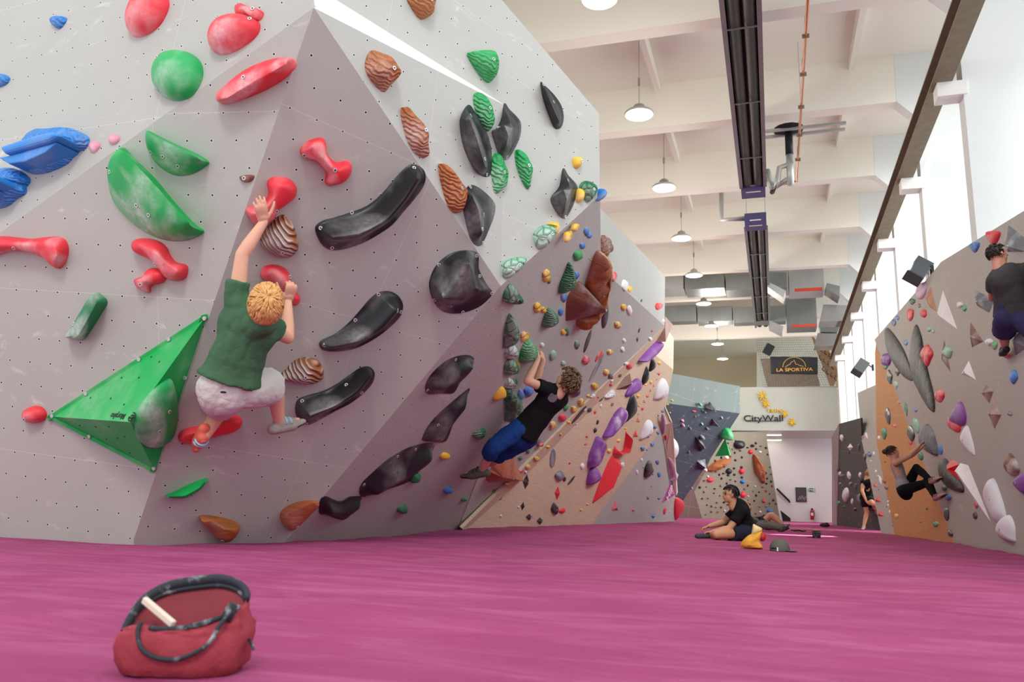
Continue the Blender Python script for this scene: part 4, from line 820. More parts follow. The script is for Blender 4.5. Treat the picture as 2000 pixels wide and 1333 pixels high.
H('F9', 'H', '1037,540 1047,610 1040,670 1010,703 970,712 940,728 938,700 955,655 985,690 1015,680 1030,600', .22, 'red', 'hooked bright red volume above the long red one', None, 0, spine='960,700 1020,690 1040,600', prof='scoop', name='climbing_volume', cat='climbing volume')
H('F9', 'H', '930,725 985,740 985,880 950,930 880,1000 790,1082 785,1075 830,950 870,850 900,780', .28, 'red', 'long pointed bright red faceted volume', None, 0, sharp=True, spine='940,790 880,940', name='climbing_volume', cat='climbing volume')
H('F10', 'H', '1170,880 1175,820 1195,770 1215,765 1215,800 1230,815 1225,850 1195,888', .16, 'black', 'glossy black boat-shaped hold on the far grey lower panel', None, .4)
# pink triangle with letters
o = H('F10', 'H', '1370,920 1405,1015 1302,1080', .10, 'pinkpurple', 'pink triangular volume lettered HIP near the far end of the left wall', None, 0, sharp=True, name='climbing_volume', cat='climbing volume', autobolt=False)
q = [F10.hit(*p) for p in px('H', P_('1370,920 1405,1015 1302,1080'))]
ez = (q[0] - q[2]).normalized(); c = (q[0] + q[1] + q[2]) / 3 + F10.n * .11; ey = F10.n.cross(ez).normalized()
nn = ((q[0] - q[2]).cross((q[0] + q[1] + q[2]) / 3 + F10.n * .1 - q[2])).normalized(); nn = nn if nn.dot(F10.n) > 0 else -nn
c = (q[0] * .4 + q[2] * .37 + ((q[0] + q[1] + q[2]) / 3 + F10.n * .1) * .45 - (q[0] + q[2]) * 0) / 1.22; c = c + nn * .03
txt('HIP', c, .26, flat('lettering_white', '#f2f0ee', .6, var=0), o, Matrix((ez, nn.cross(ez), nn)).transposed(), 'lettering', .004)
o = tag(MB().ball(Q(1299, 877, 20.9), .345, 40).build('climbing_volume', hm('white', None, 0), smooth=True), 'huge smooth white ball volume bulging from the far end of the left wall', 'climbing volume'); recenter(o)
H('F12', 'H', '1345,745 1375,750 1400,800 1403,860 1375,892 1355,840', .08, 'lilac', 'lilac lens hold below the huge white ball', None, .2)
H('F12', 'H', '1303,440 1320,420 1331,480 1325,540 1312,565 1302,520', .06, 'lilac', 'slim lilac lens hold above the huge white ball', None, .2)
H('F12', 'H', '1372,910 1405,838 1430,870 1400,920', .12, 'white', 'white pointed hold above the pink lettered triangle', None, 0, sharp=True)
H('F10', 'Z', '1318,1016 1318,975 1330,976 1335,985 1331,1000', .14, 'red', 'red rounded volume low at the far end of the left wall', None, 0)
# ---- right wall
H('R1', 'M', '912,700 850,945 1045,1062', .12, 'white', 'large white triangular volume under the lilac oval', None, .1, sharp=True, spine='905,925', name='climbing_volume', cat='climbing volume')
H('R1', 'I', '708,375 672,440 742,467', .09, 'white', 'small white triangular volume in the middle of the right wall', None, 0, sharp=True, spine='705,430', name='climbing_volume', cat='climbing volume')
H('R1', 'M', '800,672 742,768 790,860 858,903', .1, 'brown', 'brown three-sided volume left of the large white triangle', None, .2, sharp=True, name='climbing_volume', cat='climbing volume')
H('R1', 'M', '1200,695 1395,785 1345,912 1228,845', .14, 'grey', 'grey and black diamond volume left of the navy shorts', None, .4, sharp=True, spine='1290,810', name='climbing_volume', cat='climbing volume')
H('R1', 'M', '1522,95 1680,215 1690,345 1510,345 1470,275', .14, 'grey', 'large grey triangular volume behind the dark-haired head at the right edge', None, .5, sharp=True, spine='1600,290', name='climbing_volume', cat='climbing volume')
H('R1', 'M', '1327,170 1350,150 1430,152 1450,180 1410,270 1370,262', .1, 'red', 'red shield-shaped hold just above the dark-haired head', None, .1)
H('R1', 'M', '1167,290 1185,260 1250,255 1250,300 1215,352 1185,320', .07, 'blue', 'blue ribbed hold under the sloping top edge of the right wall', 'ribs', .3)
H('R1', 'M', '665,720 690,650 740,625 762,660 755,730 715,785 680,770', .1, 'lilac', 'pale lilac oval hold at the edge of the right wall below the speaker', None, .2)
H('R1', 'I', '312,240 325,220 355,250 400,320 430,400 445,470 400,450 350,380 320,310', .16, 'black', 'left wing of the big black rock-textured volumes on the right wall', 'rock', .15, name='climbing_volume', cat='climbing volume')
H('R1', 'I', '432,360 440,270 460,203 485,260 500,350 520,440 545,540 547,618 520,600 480,530 445,450', .18, 'black', 'tall right wing of the big black rock-textured volumes on the right wall', 'rock', .15, name='climbing_volume', cat='climbing volume')
for p, l in (('715,190 777,285 723,313', 'brown triangular volume left of the ankle of the right climber'), ('592,275 622,430 580,370', 'slim brown triangular volume behind the pale green ball'), ('790,488 825,520 805,578 767,528', 'upper of two touching brown diamond volumes'), ('820,555 862,632 830,700 802,630', 'lower of two touching brown diamond volumes')):
    H('R1', 'I', p, .1, 'dkbrown', l, None, .5, sharp=True, name='climbing_volume', cat='climbing volume')
H('R1', 'I', '620,660 640,610 672,568 695,620 693,675 660,682', .12, 'purple', 'purple cone hold with a red one under it on the right wall', None, .1)
H('R1', 'I', '610,680 615,645 640,630 670,680 665,715 635,705', .08, 'red', 'red rounded hold peeping out below the purple cone', None, .2)
H('R1', 'I', '675,730 700,682 720,730 738,822 700,790 678,760', .1, 'white', 'white leaf-shaped volume below the purple cone', None, 0, name='climbing_volume', cat='climbing volume')
H('R1', 'I', '645,905 668,860 705,870 812,1140 740,1050 680,960', .16, 'white', 'long white pointed volume tapering towards the mat', None, 0, sharp=True, spine='675,900 690,910', name='climbing_volume', cat='climbing volume')
H('R1', 'I', '788,1010 795,975 825,932 860,1010 885,1110 855,1145 815,1100 793,1050', .14, 'white', 'white half-moon volume right of the long pointed one', None, 0, spine='830,990 855,1080', name='climbing_volume', cat='climbing volume')
H('R1', 'I', '848,1170 860,1135 900,1105 925,1150 930,1210 925,1235 880,1220 852,1195', .13, 'white', 'lowest white rounded volume on the right wall', None, 0, name='climbing_volume', cat='climbing volume')
H('R1', 'I', '882,860 905,813 940,860 950,900 925,922 895,900', .1, 'dkbrown', 'chalky brown oval hold above the white half-moon volume', None, .9)
H('R1', 'I', '478,740 490,695 515,675 545,720 565,820 530,815 490,785', .18, 'grey', 'big dark rock-textured hold gripped by the woman', 'rock', .3, name='climbing_volume', cat='climbing volume')
H('R1', 'I', '570,870 590,838 610,850 640,900 680,960 682,1000 620,980 580,930', .16, 'black', 'dark rock-textured volume in front of the feet of the woman', 'rock', .15, name='climbing_volume', cat='climbing volume')
H('R1', 'I', '605,860 635,845 665,865 650,900 672,950 640,925', .2, 'red', 'flat red volume wedged between dark rock and long white point', None, 0, sharp=True, name='climbing_volume', cat='climbing volume')
H('R1', 'I', '932,955 950,925 985,905 1000,960 985,1010 950,985', .12, 'purple', 'round purple hold at the right edge of the photo', None, .1)
H('R1', 'M', '1590,1100 1680,1040 1690,1240 1588,1308', .12, 'grey', 'dark grey faceted volume cut by the right edge of the photo', None, .2, sharp=True, name='climbing_volume', cat='climbing volume')
# ---- dark wall and beige wall
H('D2', 'O', '785,350 810,300 845,268 885,280 885,330 865,362', .4, 'green', 'green lens volume on the edge of the dark slate wall', None, .3, name='climbing_volume', cat='climbing volume')
H('D2', 'O', '842,370 892,518 750,532', .4, 'lime', 'green triangular volume on the edge of the dark slate wall', None, 0, sharp=True, name='climbing_volume', cat='climbing volume')
for p, l in (('645,75 700,28 755,100', 'dark pyramid volume across the crease of the slate wall'), ('560,345 640,385 605,490', 'dark chalked pyramid volume in the middle of the slate wall'), ('575,575 655,560 615,660', 'lowest dark pyramid volume on the slate wall'), ('715,180 770,215 715,245', 'small dark pyramid volume at the upper right of the slate wall')):
    H('D2', 'O', p, .35, 'black', l, None, .6, sharp=True, name='climbing_volume', cat='climbing volume')
H('E1', 'O', '1095,525 1120,520 1160,590 1205,640 1185,700 1195,750 1185,785 1150,730 1115,680', .3, 'brown', 'long brown flame-shaped volume on the beige far wall', 'wood', .1, noise_amp=.08, name='climbing_volume', cat='climbing volume')
H('E1', 'O', '665,660 720,600 800,560 885,545 860,590 780,640 720,670', .3, 'brown', 'flat brown rock volume below the green triangle on the beige far wall', 'rock', 0, noise_amp=.08, name='climbing_volume', cat='climbing volume')
H('E1', 'O', '918,425 930,395 970,385 1010,395 1018,425 1000,455 960,465 930,455', .2, 'black', 'largest black hold high on the beige far wall', None, 0)
H('R4', 'L', '390,830 430,780 470,850 475,880 440,885 400,860', .5, 'black', 'big black cone volume under the knee of the far climber', None, .3, name='climbing_volume', cat='climbing volume')
# ---- small holds, listed as colour x y width height [angle] [kind]
SH = {}
def small(face, view, data, where, hs=1.0):
    for ent in data.split(';'):
        e = ent.split()
        if len(e) < 5: continue
        col, x, y, w, h = e[0], *map(float, e[1:5]); ang = float(e[5]) if len(e) > 5 else 0; kind = e[6] if len(e) > 6 else 'b'
        rnd = random.Random(int(x * 13 + y * 7 + ord(view))); n = 9 if kind == 'b' else (3 if kind == 't' else (4 if kind == 'd' else 8)); pts = []
        a0 = {'t': -PI / 2, 'd': -PI / 2}.get(kind, rnd.random())
        for i in range(n):
            a = a0 + 2 * PI * i / n; rr = 1 if kind in 'td' else rnd.uniform(.8, 1.08)
            if kind == 'l': rr = 1.0
            X, Y = math.cos(a) * w / 2 * rr, math.sin(a) * h / 2 * rr
            if kind == 't': X *= 1.15; Y *= 1.2
            if kind == 'b' and Y > 0: X *= 1 - .35 * Y / (h / 2 + .01)
            ca, sa = math.cos(math.radians(ang)), math.sin(math.radians(ang)); pts.append((x + X * ca - Y * sa, y + X * sa + Y * ca))
        F = FACES[face]; q = px(view, [(x, y)])[0]; wdep = (F.hit(*q) - CAM).length; size = min(w, h) / VIEW[view][2] / FPX * wdep
        o = hold(face, view, pts, max(.025, size * .55 * hs), col, None, 'crack' if (col in ('yellow', 'dkgreen') and w > 40) else None, rnd.choice((.1, .3, .5)), sharp=kind in 'td', autobolt=(size > .1), noise_amp=(size * .08 if kind == 'b' else 0))
        SH.setdefault((face, col), []).append((q, o, where, size, kind))
small('F6', 'G', 'yellow 578 147 48 58 10; yellow 530 208 50 78 10', 'on the crease below the black three-sided volume')
small('F7', 'G', 'yellow 388 462 58 92; yellow 330 672 56 70; yellow 370 684 42 44; yellow 246 858 54 74 15; yellow 500 832 36 40; yellow 853 783 46 54; yellow 893 668 38 42; yellow 802 960 42 38; yellow 778 1090 40 42; yellow 704 1183 48 50; yellow 663 1245 22 24; yellow 616 1288 48 54; yellow 207 1047 26 48; blue 650 175 36 62; blue 670 200 34 40; blue 624 269 40 46; blue 584 460 40 52; blue 502 604 44 68; blue 482 700 34 56; blue 410 785 38 24; blue 222 1240 48 78; blue 275 1215 64 78; blue 345 1020 14 22; green 593 328 66 80 20; dkgreen 407 497 24 38; dkgreen 588 912 38 60; dkgreen 524 830 34 54; palegreen 430 983 46 70 15; palegreen 500 1034 36 34; white 362 915 30 38; red 645 1015 56 66 15; red 730 990 28 82 35; red 742 695 42 76; red 1077 823 18 16; pink 600 798 44 34; black 771 728 40 160 8 l; black 658 890 24 160 18 l; grey 715 1065 22 215 28 l; black 807 1120 34 48; black 993 820 10 36 20; black 982 880 16 36 0 d; white 929 692 38 70; white 896 886 24 32; white 885 943 30 38; white 1066 876 26 32; dkbrown 372 1062 10 12', 'on the leaning grey panel')
small('F7', 'K', 'dkgreen 813 418 48 62; dkgreen 907 483 42 56; dkgreen 838 550 46 40; grey 1003 400 52 90; green 1262 82 46 62 20; red 1230 172 90 80; yellow 1335 95 64 66; yellow 1137 243 74 86 15; dkgreen 315 928 58 36 -20', 'low on the leaning grey panel') if False else None
small('F7', 'K', 'dkgreen 813 418 48 62; dkgreen 907 483 42 56; dkgreen 838 550 46 40; grey 1003 400 52 90; green 1262 82 46 62 20; red 1230 172 84 74; yellow 1335 95 62 64; yellow 1137 243 72 84 15; white 1060 210 22 26', 'low on the leaning grey panel')
small('F8', 'G', 'yellow 933 550 32 44; red 826 467 44 68; black 786 428 30 76; red 1122 662 50 58 20; black 1010 627 20 28 0 t; white 901 525 44 76; white 1152 755 18 26', 'on the far bright upper panel')
small('FW', 'K', 'blue 527 640 28 34; black 600 858 50 34 -20', 'beside the orange-brown block')
small('FS', 'H', 'yellow 458 660 32 24; yellow 372 750 48 36; yellow 307 810 40 36; yellow 187 915 32 16; yellow 162 940 36 30; red 410 650 40 22 -40; red 262 842 40 20 -40; white 292 848 20 22; yellow 616 478 32 22; black 690 420 180 22 -50 l; yellow 551 568 16 24; white 795 285 40 22 -40; red 925 200 26 28; white 933 168 26 22 -30; black 865 305 50 20 -45; black 992 130 34 22 -50; red 1062 62 52 48; white 1045 42 36 24 -40; red 832 290 20 12 -30; white 730 385 30 24 -40; black 765 388 44 30 -45', 'on the narrow crease strip')
small('F9', 'H', 'black 295 920 52 116 8 d; black 270 1102 32 66 10 d; black 318 1183 54 50 0 d; black 398 1212 52 56 0 d; black 505 1123 56 92 5; black 498 590 100 60 -40 d; grey 491 745 40 150 6 l; grey 540 875 74 80; black 578 900 24 46; black 825 478 18 42 15; black 808 538 26 44 15; black 870 655 50 76; black 630 910 16 90 38 l; red 528 1005 42 108 5 d; red 560 1135 56 36 -25; red 1108 570 42 54 0 t; red 1125 465 30 38 0 t; red 1127 418 20 14 0 t; red 1160 377 26 34 20 d; red 1172 325 24 26 0 t; red 1197 283 28 30 20 d; red 1219 243 16 24 0 t; red 1243 207 18 22 0 t; red 1267 160 16 12 0 t; red 1282 117 30 26 180 t; red 735 640 24 16 -30; red 745 585 20 18; red 617 782 14 18; red 807 402 20 34 10; yellow 1285 37 28 32; yellow 1127 282 24 32; yellow 1034 523 22 16; yellow 1223 180 22 32; yellow 1183 198 22 18; yellow 1113 390 24 22; yellow 1132 355 14 22; yellow 985 612 32 28 -20; yellow 912 693 34 38; yellow 752 1087 16 16; yellow 703 1130 18 20; white 712 805 34 52; white 667 490 18 18; white 1030 698 30 26; white 105 1175 14 22; white 235 1108 14 16; dkgreen 97 1040 34 40 20; dkbrown 935 345 20 34 20; white 850 355 14 26 15; black 850 310 40 16 -45; white 1010 795 30 44 10', 'on the bare plywood')
small('F10', 'H', 'red 955 1108 50 80 0 t; red 1092 1130 20 20; red 1325 1140 22 60 10; blue 1253 512 28 30; blue 1277 555 22 32; blue 1205 587 12 12; blue 1232 643 28 36; blue 1163 675 28 32; blue 1194 682 12 12; dkblue 1270 775 26 40; blue 1167 810 16 18; blue 1283 865 28 40; blue 1237 865 10 10; blue 1227 955 10 10; blue 1200 1040 20 28; blue 1281 1045 20 20; blue 1240 1175 34 42 0 d; white 1155 760 18 30; white 1120 850 18 44; yellow 1365 1142 12 8', 'on the far grey lower panel')
small('F9', 'H', 'blue 1310 395 24 28; blue 1277 426 12 12', 'at the plywood edge')
small('F12', 'H', 'red 1332 590 18 44; yellow 1408 1072 18 16; yellow 1409 1105 16 14', 'on the side strip of the far end')
small('D1', 'H', 'yellow 1377 315 16 16; yellow 1345 345 14 14', 'on the slate upper panel', 2)
small('D2', 'O', 'pink 440 198 28 22; pink 445 240 30 30; red 550 112 40 14; green 603 48 30 32; green 628 105 16 16; palegreen 805 172 20 24; palegreen 622 230 22 26; yellow 328 125 14 10; white 650 655 34 30; grey 670 270 24 30; grey 500 490 20 30 30; grey 510 270 22 24; white 850 540 50 24; grey 650 120 22 20; grey 530 830 20 18; grey 620 350 50 40 30; grey 560 160 14 18', 'on the dark slate overhang', 2)
small('R1', 'M', 'white 1072 835 60 66; green 1115 870 44 70; dkgreen 632 805 60 60; palegreen 785 1065 44 54; palegreen 822 1082 34 46; white 1345 1185 70 74; green 1395 1210 60 84; blue 492 958 34 44; dkblue 458 1008 40 70; blue 570 1192 40 56; dkbrown 695 845 28 42; dkgreen 0 0 0 0' .replace('; dkgreen 0 0 0 0', ''), 'on the right wall')
small('R1', 'I', 'palegreen 613 335 48 62; red 432 158 38 66; red 495 152 36 44; red 513 347 54 112; red 571 543 44 74; red 745 1060 24 30; red 888 350 46 32; blue 923 452 38 72; blue 576 798 22 56; blue 613 1023 30 34; blue 458 610 18 22; grey 903 627 28 20 45; purple 320 372 56 62; black 436 718 36 86 -12; palegreen 462 685 28 84 -12; black 372 425 26 52; palegreen 363 490 20 46; dkgreen 412 605 16 66 -8; black 335 452 28 70 -8; black 605 1105 26 70 -6; black 740 1110 24 38 -10; black 622 1195 28 34 -20; dkred 0 0 0 0; dkgreen 594 980 26 28; dkgreen 482 830 24 44 -12; dkgreen 315 407 24 20; pink 377 573 12 18; red 435 765 22 28; white 350 750 26 34; blue 585 940 14 20'.replace('dkred 0 0 0 0; ', ''), 'on the right wall')
small('R2', 'I', 'black 327 640 26 84 -6; dkgreen 309 718 26 62; green 553 1150 28 28; dkgreen 510 1076 10 14; yellow 366 1110 18 24; red 355 683 24 14 30; white 283 740 14 20; dkbrown 312 855 14 6; brown 480 1141 6 8', 'on the orange plywood strip')
small('R3', 'L', 'brown 520 650 30 42; dkbrown 538 700 34 42; white 485 640 20 66 -10; red 445 680 28 46 0 t; red 467 795 42 60 0 t; red 490 908 46 60 0 t; white 410 490 14 18; white 450 570 14 26; dkblue 400 440 34 44; black 362 455 26 60; brown 345 300 18 38; white 375 290 16 60 -15; white 432 430 16 34; blue 533 850 8 12; blue 470 715 10 12; white 558 890 14 28; white 545 840 10 30; white 470 610 16 22; blue 580 998 12 18; white 545 810 14 18; dkgreen 365 250 10 60', 'on the narrow far right panel', 1.5)
small('R4', 'L', 'white 180 305 26 62 -12; white 245 380 40 60 0 d; black 240 430 20 40 0 t; white 165 590 20 40; white 238 605 28 70 -12; white 215 760 46 124; white 262 808 20 50; white 325 600 22 48; black 190 610 34 54 180 t; black 155 560 22 44; black 315 380 18 60; green 155 820 22 32; dkgreen 195 850 26 14; grey 250 670 24 34; brown 400 630 52 64; dkbrown 420 720 40 50; black 290 690 20 60; black 285 870 24 30; grey 168 670 20 26; brown 408 965 10 20; dkgreen 185 690 16 24; black 410 765 30 40; grey 330 780 50 80', 'on the charcoal panel', 1.6)
small('R4', 'L', 'red 78 445 28 74; red 75 558 34 34; red 110 785 46 76; white 80 615 44 50 0 d; black 100 660 14 40; black 122 900 12 50; white 112 300 10 40; black 130 265 14 24', 'at the left rim of the charcoal panel', 3) if False else None
# ------------------------------------------------------------------ labels of the small holds
ORD = ['first from left', 'second from left', 'third from left', 'fourth from left', 'fifth from left', 'sixth from left', 'seventh from left', 'eighth from left', 'ninth from left', 'tenth from left', 'eleventh from left', 'twelfth from left', 'thirteenth from left', 'fourteenth from left', 'fifteenth from left']
CN = dict(dkgreen='dark green', palegreen='pale green', dkblue='dark blue', dkbrown='dark brown', lime='bright green', pinkpurple='pink', rust='rust brown')
reg = {}
for (f, col), L in SH.items():
    for it in L: reg.setdefault((it[2], CN.get(col, col)), []).append(it)
for (where, cn), L in reg.items():
    L.sort(key=lambda it: it[0][1]); rows = [L] if len(L) <= 5 else ([L[:len(L) // 2], L[len(L) // 2:]] if len(L) <= 16 else [L[:len(L) // 3], L[len(L) // 3:2 * len(L) // 3], L[2 * len(L) // 3:]])
    names = [''] if len(rows) == 1 else (['upper ', 'lower '] if len(rows) == 2 else ['upper ', 'middle ', 'lower '])
    for rw, nm in zip(rows, names):
        rw.sort(key=lambda it: it[0][0])
        for i, (q, o, w, size, kind) in enumerate(rw):
            kw = {'t': 'triangular', 'd': 'pointed', 'l': 'long thin', 'b': 'rounded'}[kind]; sz = 'small' if size < .16 else 'mid-sized'
            o['category'] = 'climbing hold'; o['group'] = 'small %s holds %s' % (cn, where)
            if len(rw) == 1 and not nm: o['label'] = 'only %s %s %s hold %s' % (sz, cn, kw, where)
            else:
                pos = 'last from left' if (i == len(rw) - 1 and i > 0) else ORD[i]
                o['label'] = '%s %s %s hold %s, %s%s' % (sz, cn, kw, where, pos, (', %srow' % nm) if nm else '')
# ------------------------------------------------------------------ the many tiny holds of the beige far wall
rnd = random.Random(5); poly = [(1362, 958), (1380, 930), (1412, 872), (1430, 858), (1496, 866), (1520, 1010), (1378, 1008)]
def inside(p, poly):
    c = False
    for i in range(len(poly)):
        (x1, y1), (x2, y2) = poly[i - 1], poly[i]
        if (y1 > p[1]) != (y2 > p[1]) and p[0] < (x2 - x1) * (p[1] - y1) / (y2 - y1) + x1: c = not c
    return c
cols = ['black'] * 9 + ['dkbrown'] * 4 + ['grey'] * 3 + ['white'] * 2; got = []; tries = 0
EB = [('red', 1466, 883, 10, 9, 'upper red hold on the beige far wall'), ('red', 1448, 921, 10, 12, 'red hold in the middle of the beige far wall'), ('red', 1387, 938, 14, 9, 'red hold at the left of the beige far wall'), ('red', 1451, 967, 11, 13, 'lower red hold on the beige far wall, right of the sitting man'), ('red', 1491, 979, 6, 7, 'small red hold at the right of the beige far wall'),
      ('blue', 1450, 941, 9, 8, 'blue hold above the sitting man on the beige far wall'), ('blue', 1502, 998, 8, 8, 'blue hold low at the right of the beige far wall'), ('black', 1469, 871, 7, 6, 'black hold right of the largest black one on the beige far wall'), ('black', 1423, 921, 12, 12, 'big black hold at the left of the beige far wall')]
for col, u, v, w, h, l in EB:
    hold('E1', 'Z', [(u + w / 2 * math.cos(a * PI / 4), v + h / 2 * math.sin(a * PI / 4) * (.8 if a % 2 else 1)) for a in range(8)], .12, col, l, None, 0, autobolt=False); got.append((u, v))
while len(got) < 110 and tries < 4000:
    tries += 1; u, v = rnd.uniform(1360, 1522), rnd.uniform(855, 1010)
    if not inside((u, v), poly) or any((u - a) ** 2 + (v - b_) ** 2 < 60 for a, b_ in got): continue
    if 1455 < u < 1495 and 885 < v < 948: continue
    got.append((u, v)); col = rnd.choice(cols); w, h = rnd.uniform(2.5, 5.5), rnd.uniform(2.5, 5); a0 = rnd.random() * 3
    hold('E1', 'Z', [(u + w / 2 * math.cos(a0 + a * PI / 3), v + h / 2 * math.sin(a0 + a * PI / 3)) for a in range(6)], .06, col, 'tiny %s hold among many on the beige far wall' % CN.get(col, col), None, 0, group='tiny %s holds on the beige far wall' % CN.get(col, col), autobolt=False)
# ------------------------------------------------------------------ the 300 holds that show largest stay things of their own, the tiny rest is one object
allh = sorted([h[0] for h in HOLDS if h[0].name.startswith('climbing_hold')], key=lambda o: -o['px_area'])
rest = allh[300:]; verts, faces, mids, mats = [], [], [], []
for o in rest:
    k = len(verts); me = o.data; verts += [tuple(v.co + o.location) for v in me.vertices]
    m = me.materials[0]
    if m not in mats: mats.append(m)
    for p in me.polygons: faces.append(tuple(i + k for i in p.vertices)); mids.append(mats.index(m))
    for ch in list(o.children_recursive): bpy.data.objects.remove(ch)
    bpy.data.objects.remove(o)
me = bpy.data.meshes.new('tiny_climbing_holds'); me.from_pydata(verts, [], faces); me.update()
for m in mats: me.materials.append(m)
me.polygons.foreach_set('material_index', mids)
o = link(bpy.data.objects.new('tiny_climbing_holds', me)); tag(o, 'tiny scattered climbing holds, most of them on the beige far wall and other distant panels', 'climbing holds', kind='stuff')
for o in S.objects:
    if 'px_area' in o: del o['px_area']
# ------------------------------------------------------------------ people
m_skin = flat('skin_fair', '#d9a68c', .55, var=.07, nscale=9); m_skin2 = flat('skin_tan', '#c99470', .55, var=.06, nscale=9)
m_skinr = flat('skin_rosy', '#cf9780', .55, var=.08, nscale=9)
def cloth_mat(name, col, rough=.9):
    t = NT(name, rough, .15); c = lin(col); v = t.mapped(); f = t.noise(v, 3, 4); t.base(t.mix(f, tuple(x * .85 for x in c[:3]) + (1,), tuple(min(1, x * 1.12) for x in c[:3]) + (1,)))
    t.bump(t.noise(t.mapped(scale=(1, 1, 1)), 14, 4, .6, .8), .45, .02); return t.m
def remesh(mb, name, mat, parent, voxel, smooth=4, fold=0, fs=9, fdir=None):
    o = mb.build(name, None); m = o.modifiers.new('r', 'REMESH'); m.mode = 'VOXEL'; m.voxel_size = voxel; m.adaptivity = 0
    m2 = o.modifiers.new('s', 'SMOOTH'); m2.factor = .6; m2.iterations = smooth
    dg = bpy.context.evaluated_depsgraph_get(); dg.update(); me = bpy.data.meshes.new_from_object(o.evaluated_get(dg)); bpy.data.objects.remove(o)
    if fold:
        ns = [v.normal.copy() for v in me.vertices]
        for v, n in zip(me.vertices, ns):
            q = v.co * fs
            if fdir is not None: q = q - fdir * q.dot(fdir) * .65
            v.co += n * (noise.noise(q) * fold + abs(noise.noise(q * 2.1 + V((3, 1, 2)))) * fold * .7)
        me.update()
    me.polygons.foreach_set('use_smooth', [True] * len(me.polygons)); me.materials.clear(); me.materials.append(mat)
    o = bpy.data.objects.new(name, me); return link(o, parent)
def hand(mb, w, d, pn, side, curl=.6, s=1, spread=.15, thumb_out=.8):
    d = d.normalized(); pn = (pn - d * pn.dot(d)).normalized(); ac = d.cross(pn).normalized() * side   # ac points to the thumb side
    mb.caps(w, w + d * .03 * s, .026 * s, .032 * s, .6, ac, 10).caps(w + d * .025 * s, w + d * .08 * s, .036 * s, .040 * s, .36, ac, 12)
    for i, L in enumerate((.070, .078, .072, .056)):
        off = (.03 - .02 * i); p = w + d * (.088 - abs(i - 1.2) * .004) * s + ac * off * s; dd = (d + ac * (off * spread * 12 * .5)).normalized()
        for k, fr in enumerate((.45, .32, .23)):
            ang = curl * (.45, .9, .8)[k]; c_, s_ = math.cos(ang), math.sin(ang); pd = (pn - dd * pn.dot(dd)).normalized(); dd = (dd * c_ + pd * s_).normalized()
            q = p + dd * L * fr * s; r = (.0095 - .0011 * k) * s; mb.caps(p, q, r, r * .9, 1, None, 8); p = q
    p = w + d * .025 * s + ac * .028 * s; dd = (d * .7 + ac * thumb_out + pn * .25).normalized()
    for k, L in enumerate((.042, .034, .026)):
        q = p + dd * L * s; mb.caps(p, q, (.0125 - .0015 * k) * s, (.011 - .0015 * k) * s, 1, None, 8); p = q; dd = (dd + d * .3 + pn * .15).normalized()
def frame(up, fwd):
    u = up.normalized(); f = (fwd - u * fwd.dot(u)).normalized(); r = f.cross(u); return Matrix((r, f, u)).transposed()
def head(mb, c, R, s=1, ears=True):
    """c = middle of the head, R columns = right, forward, up"""
    P = lambda x, y, z: c + R @ (V((x, y, z)) * s)
    mb.ball(P(0, -.012, .022), V((.073, .092, .092)) * s, 20, R); mb.ball(P(0, .022, -.035), V((.058, .066, .068)) * s, 16, R)
    mb.ball(P(0, .05, -.082), V((.03, .03, .025)) * s, 12, R); mb.caps(P(0, .088, .012), P(0, .108, -.022), .009 * s, .014 * s, 1, None, 8)
    mb.caps(P(-.035, .074, .028), P(.035, .074, .028), .012 * s, .012 * s, 1, None, 8); mb.caps(P(-.018, .083, -.052), P(.018, .083, -.052), .009 * s, .009 * s, 1, None, 8)
    mb.caps(P(0, -.03, -.05), P(0, -.045, -.16), .056 * s, .056 * s, 1, None, 12)
    if ears:
        for sx in (-1, 1): mb.ball(P(sx * .078, -.005, -.005), V((.010, .018, .032)) * s, 10, R)
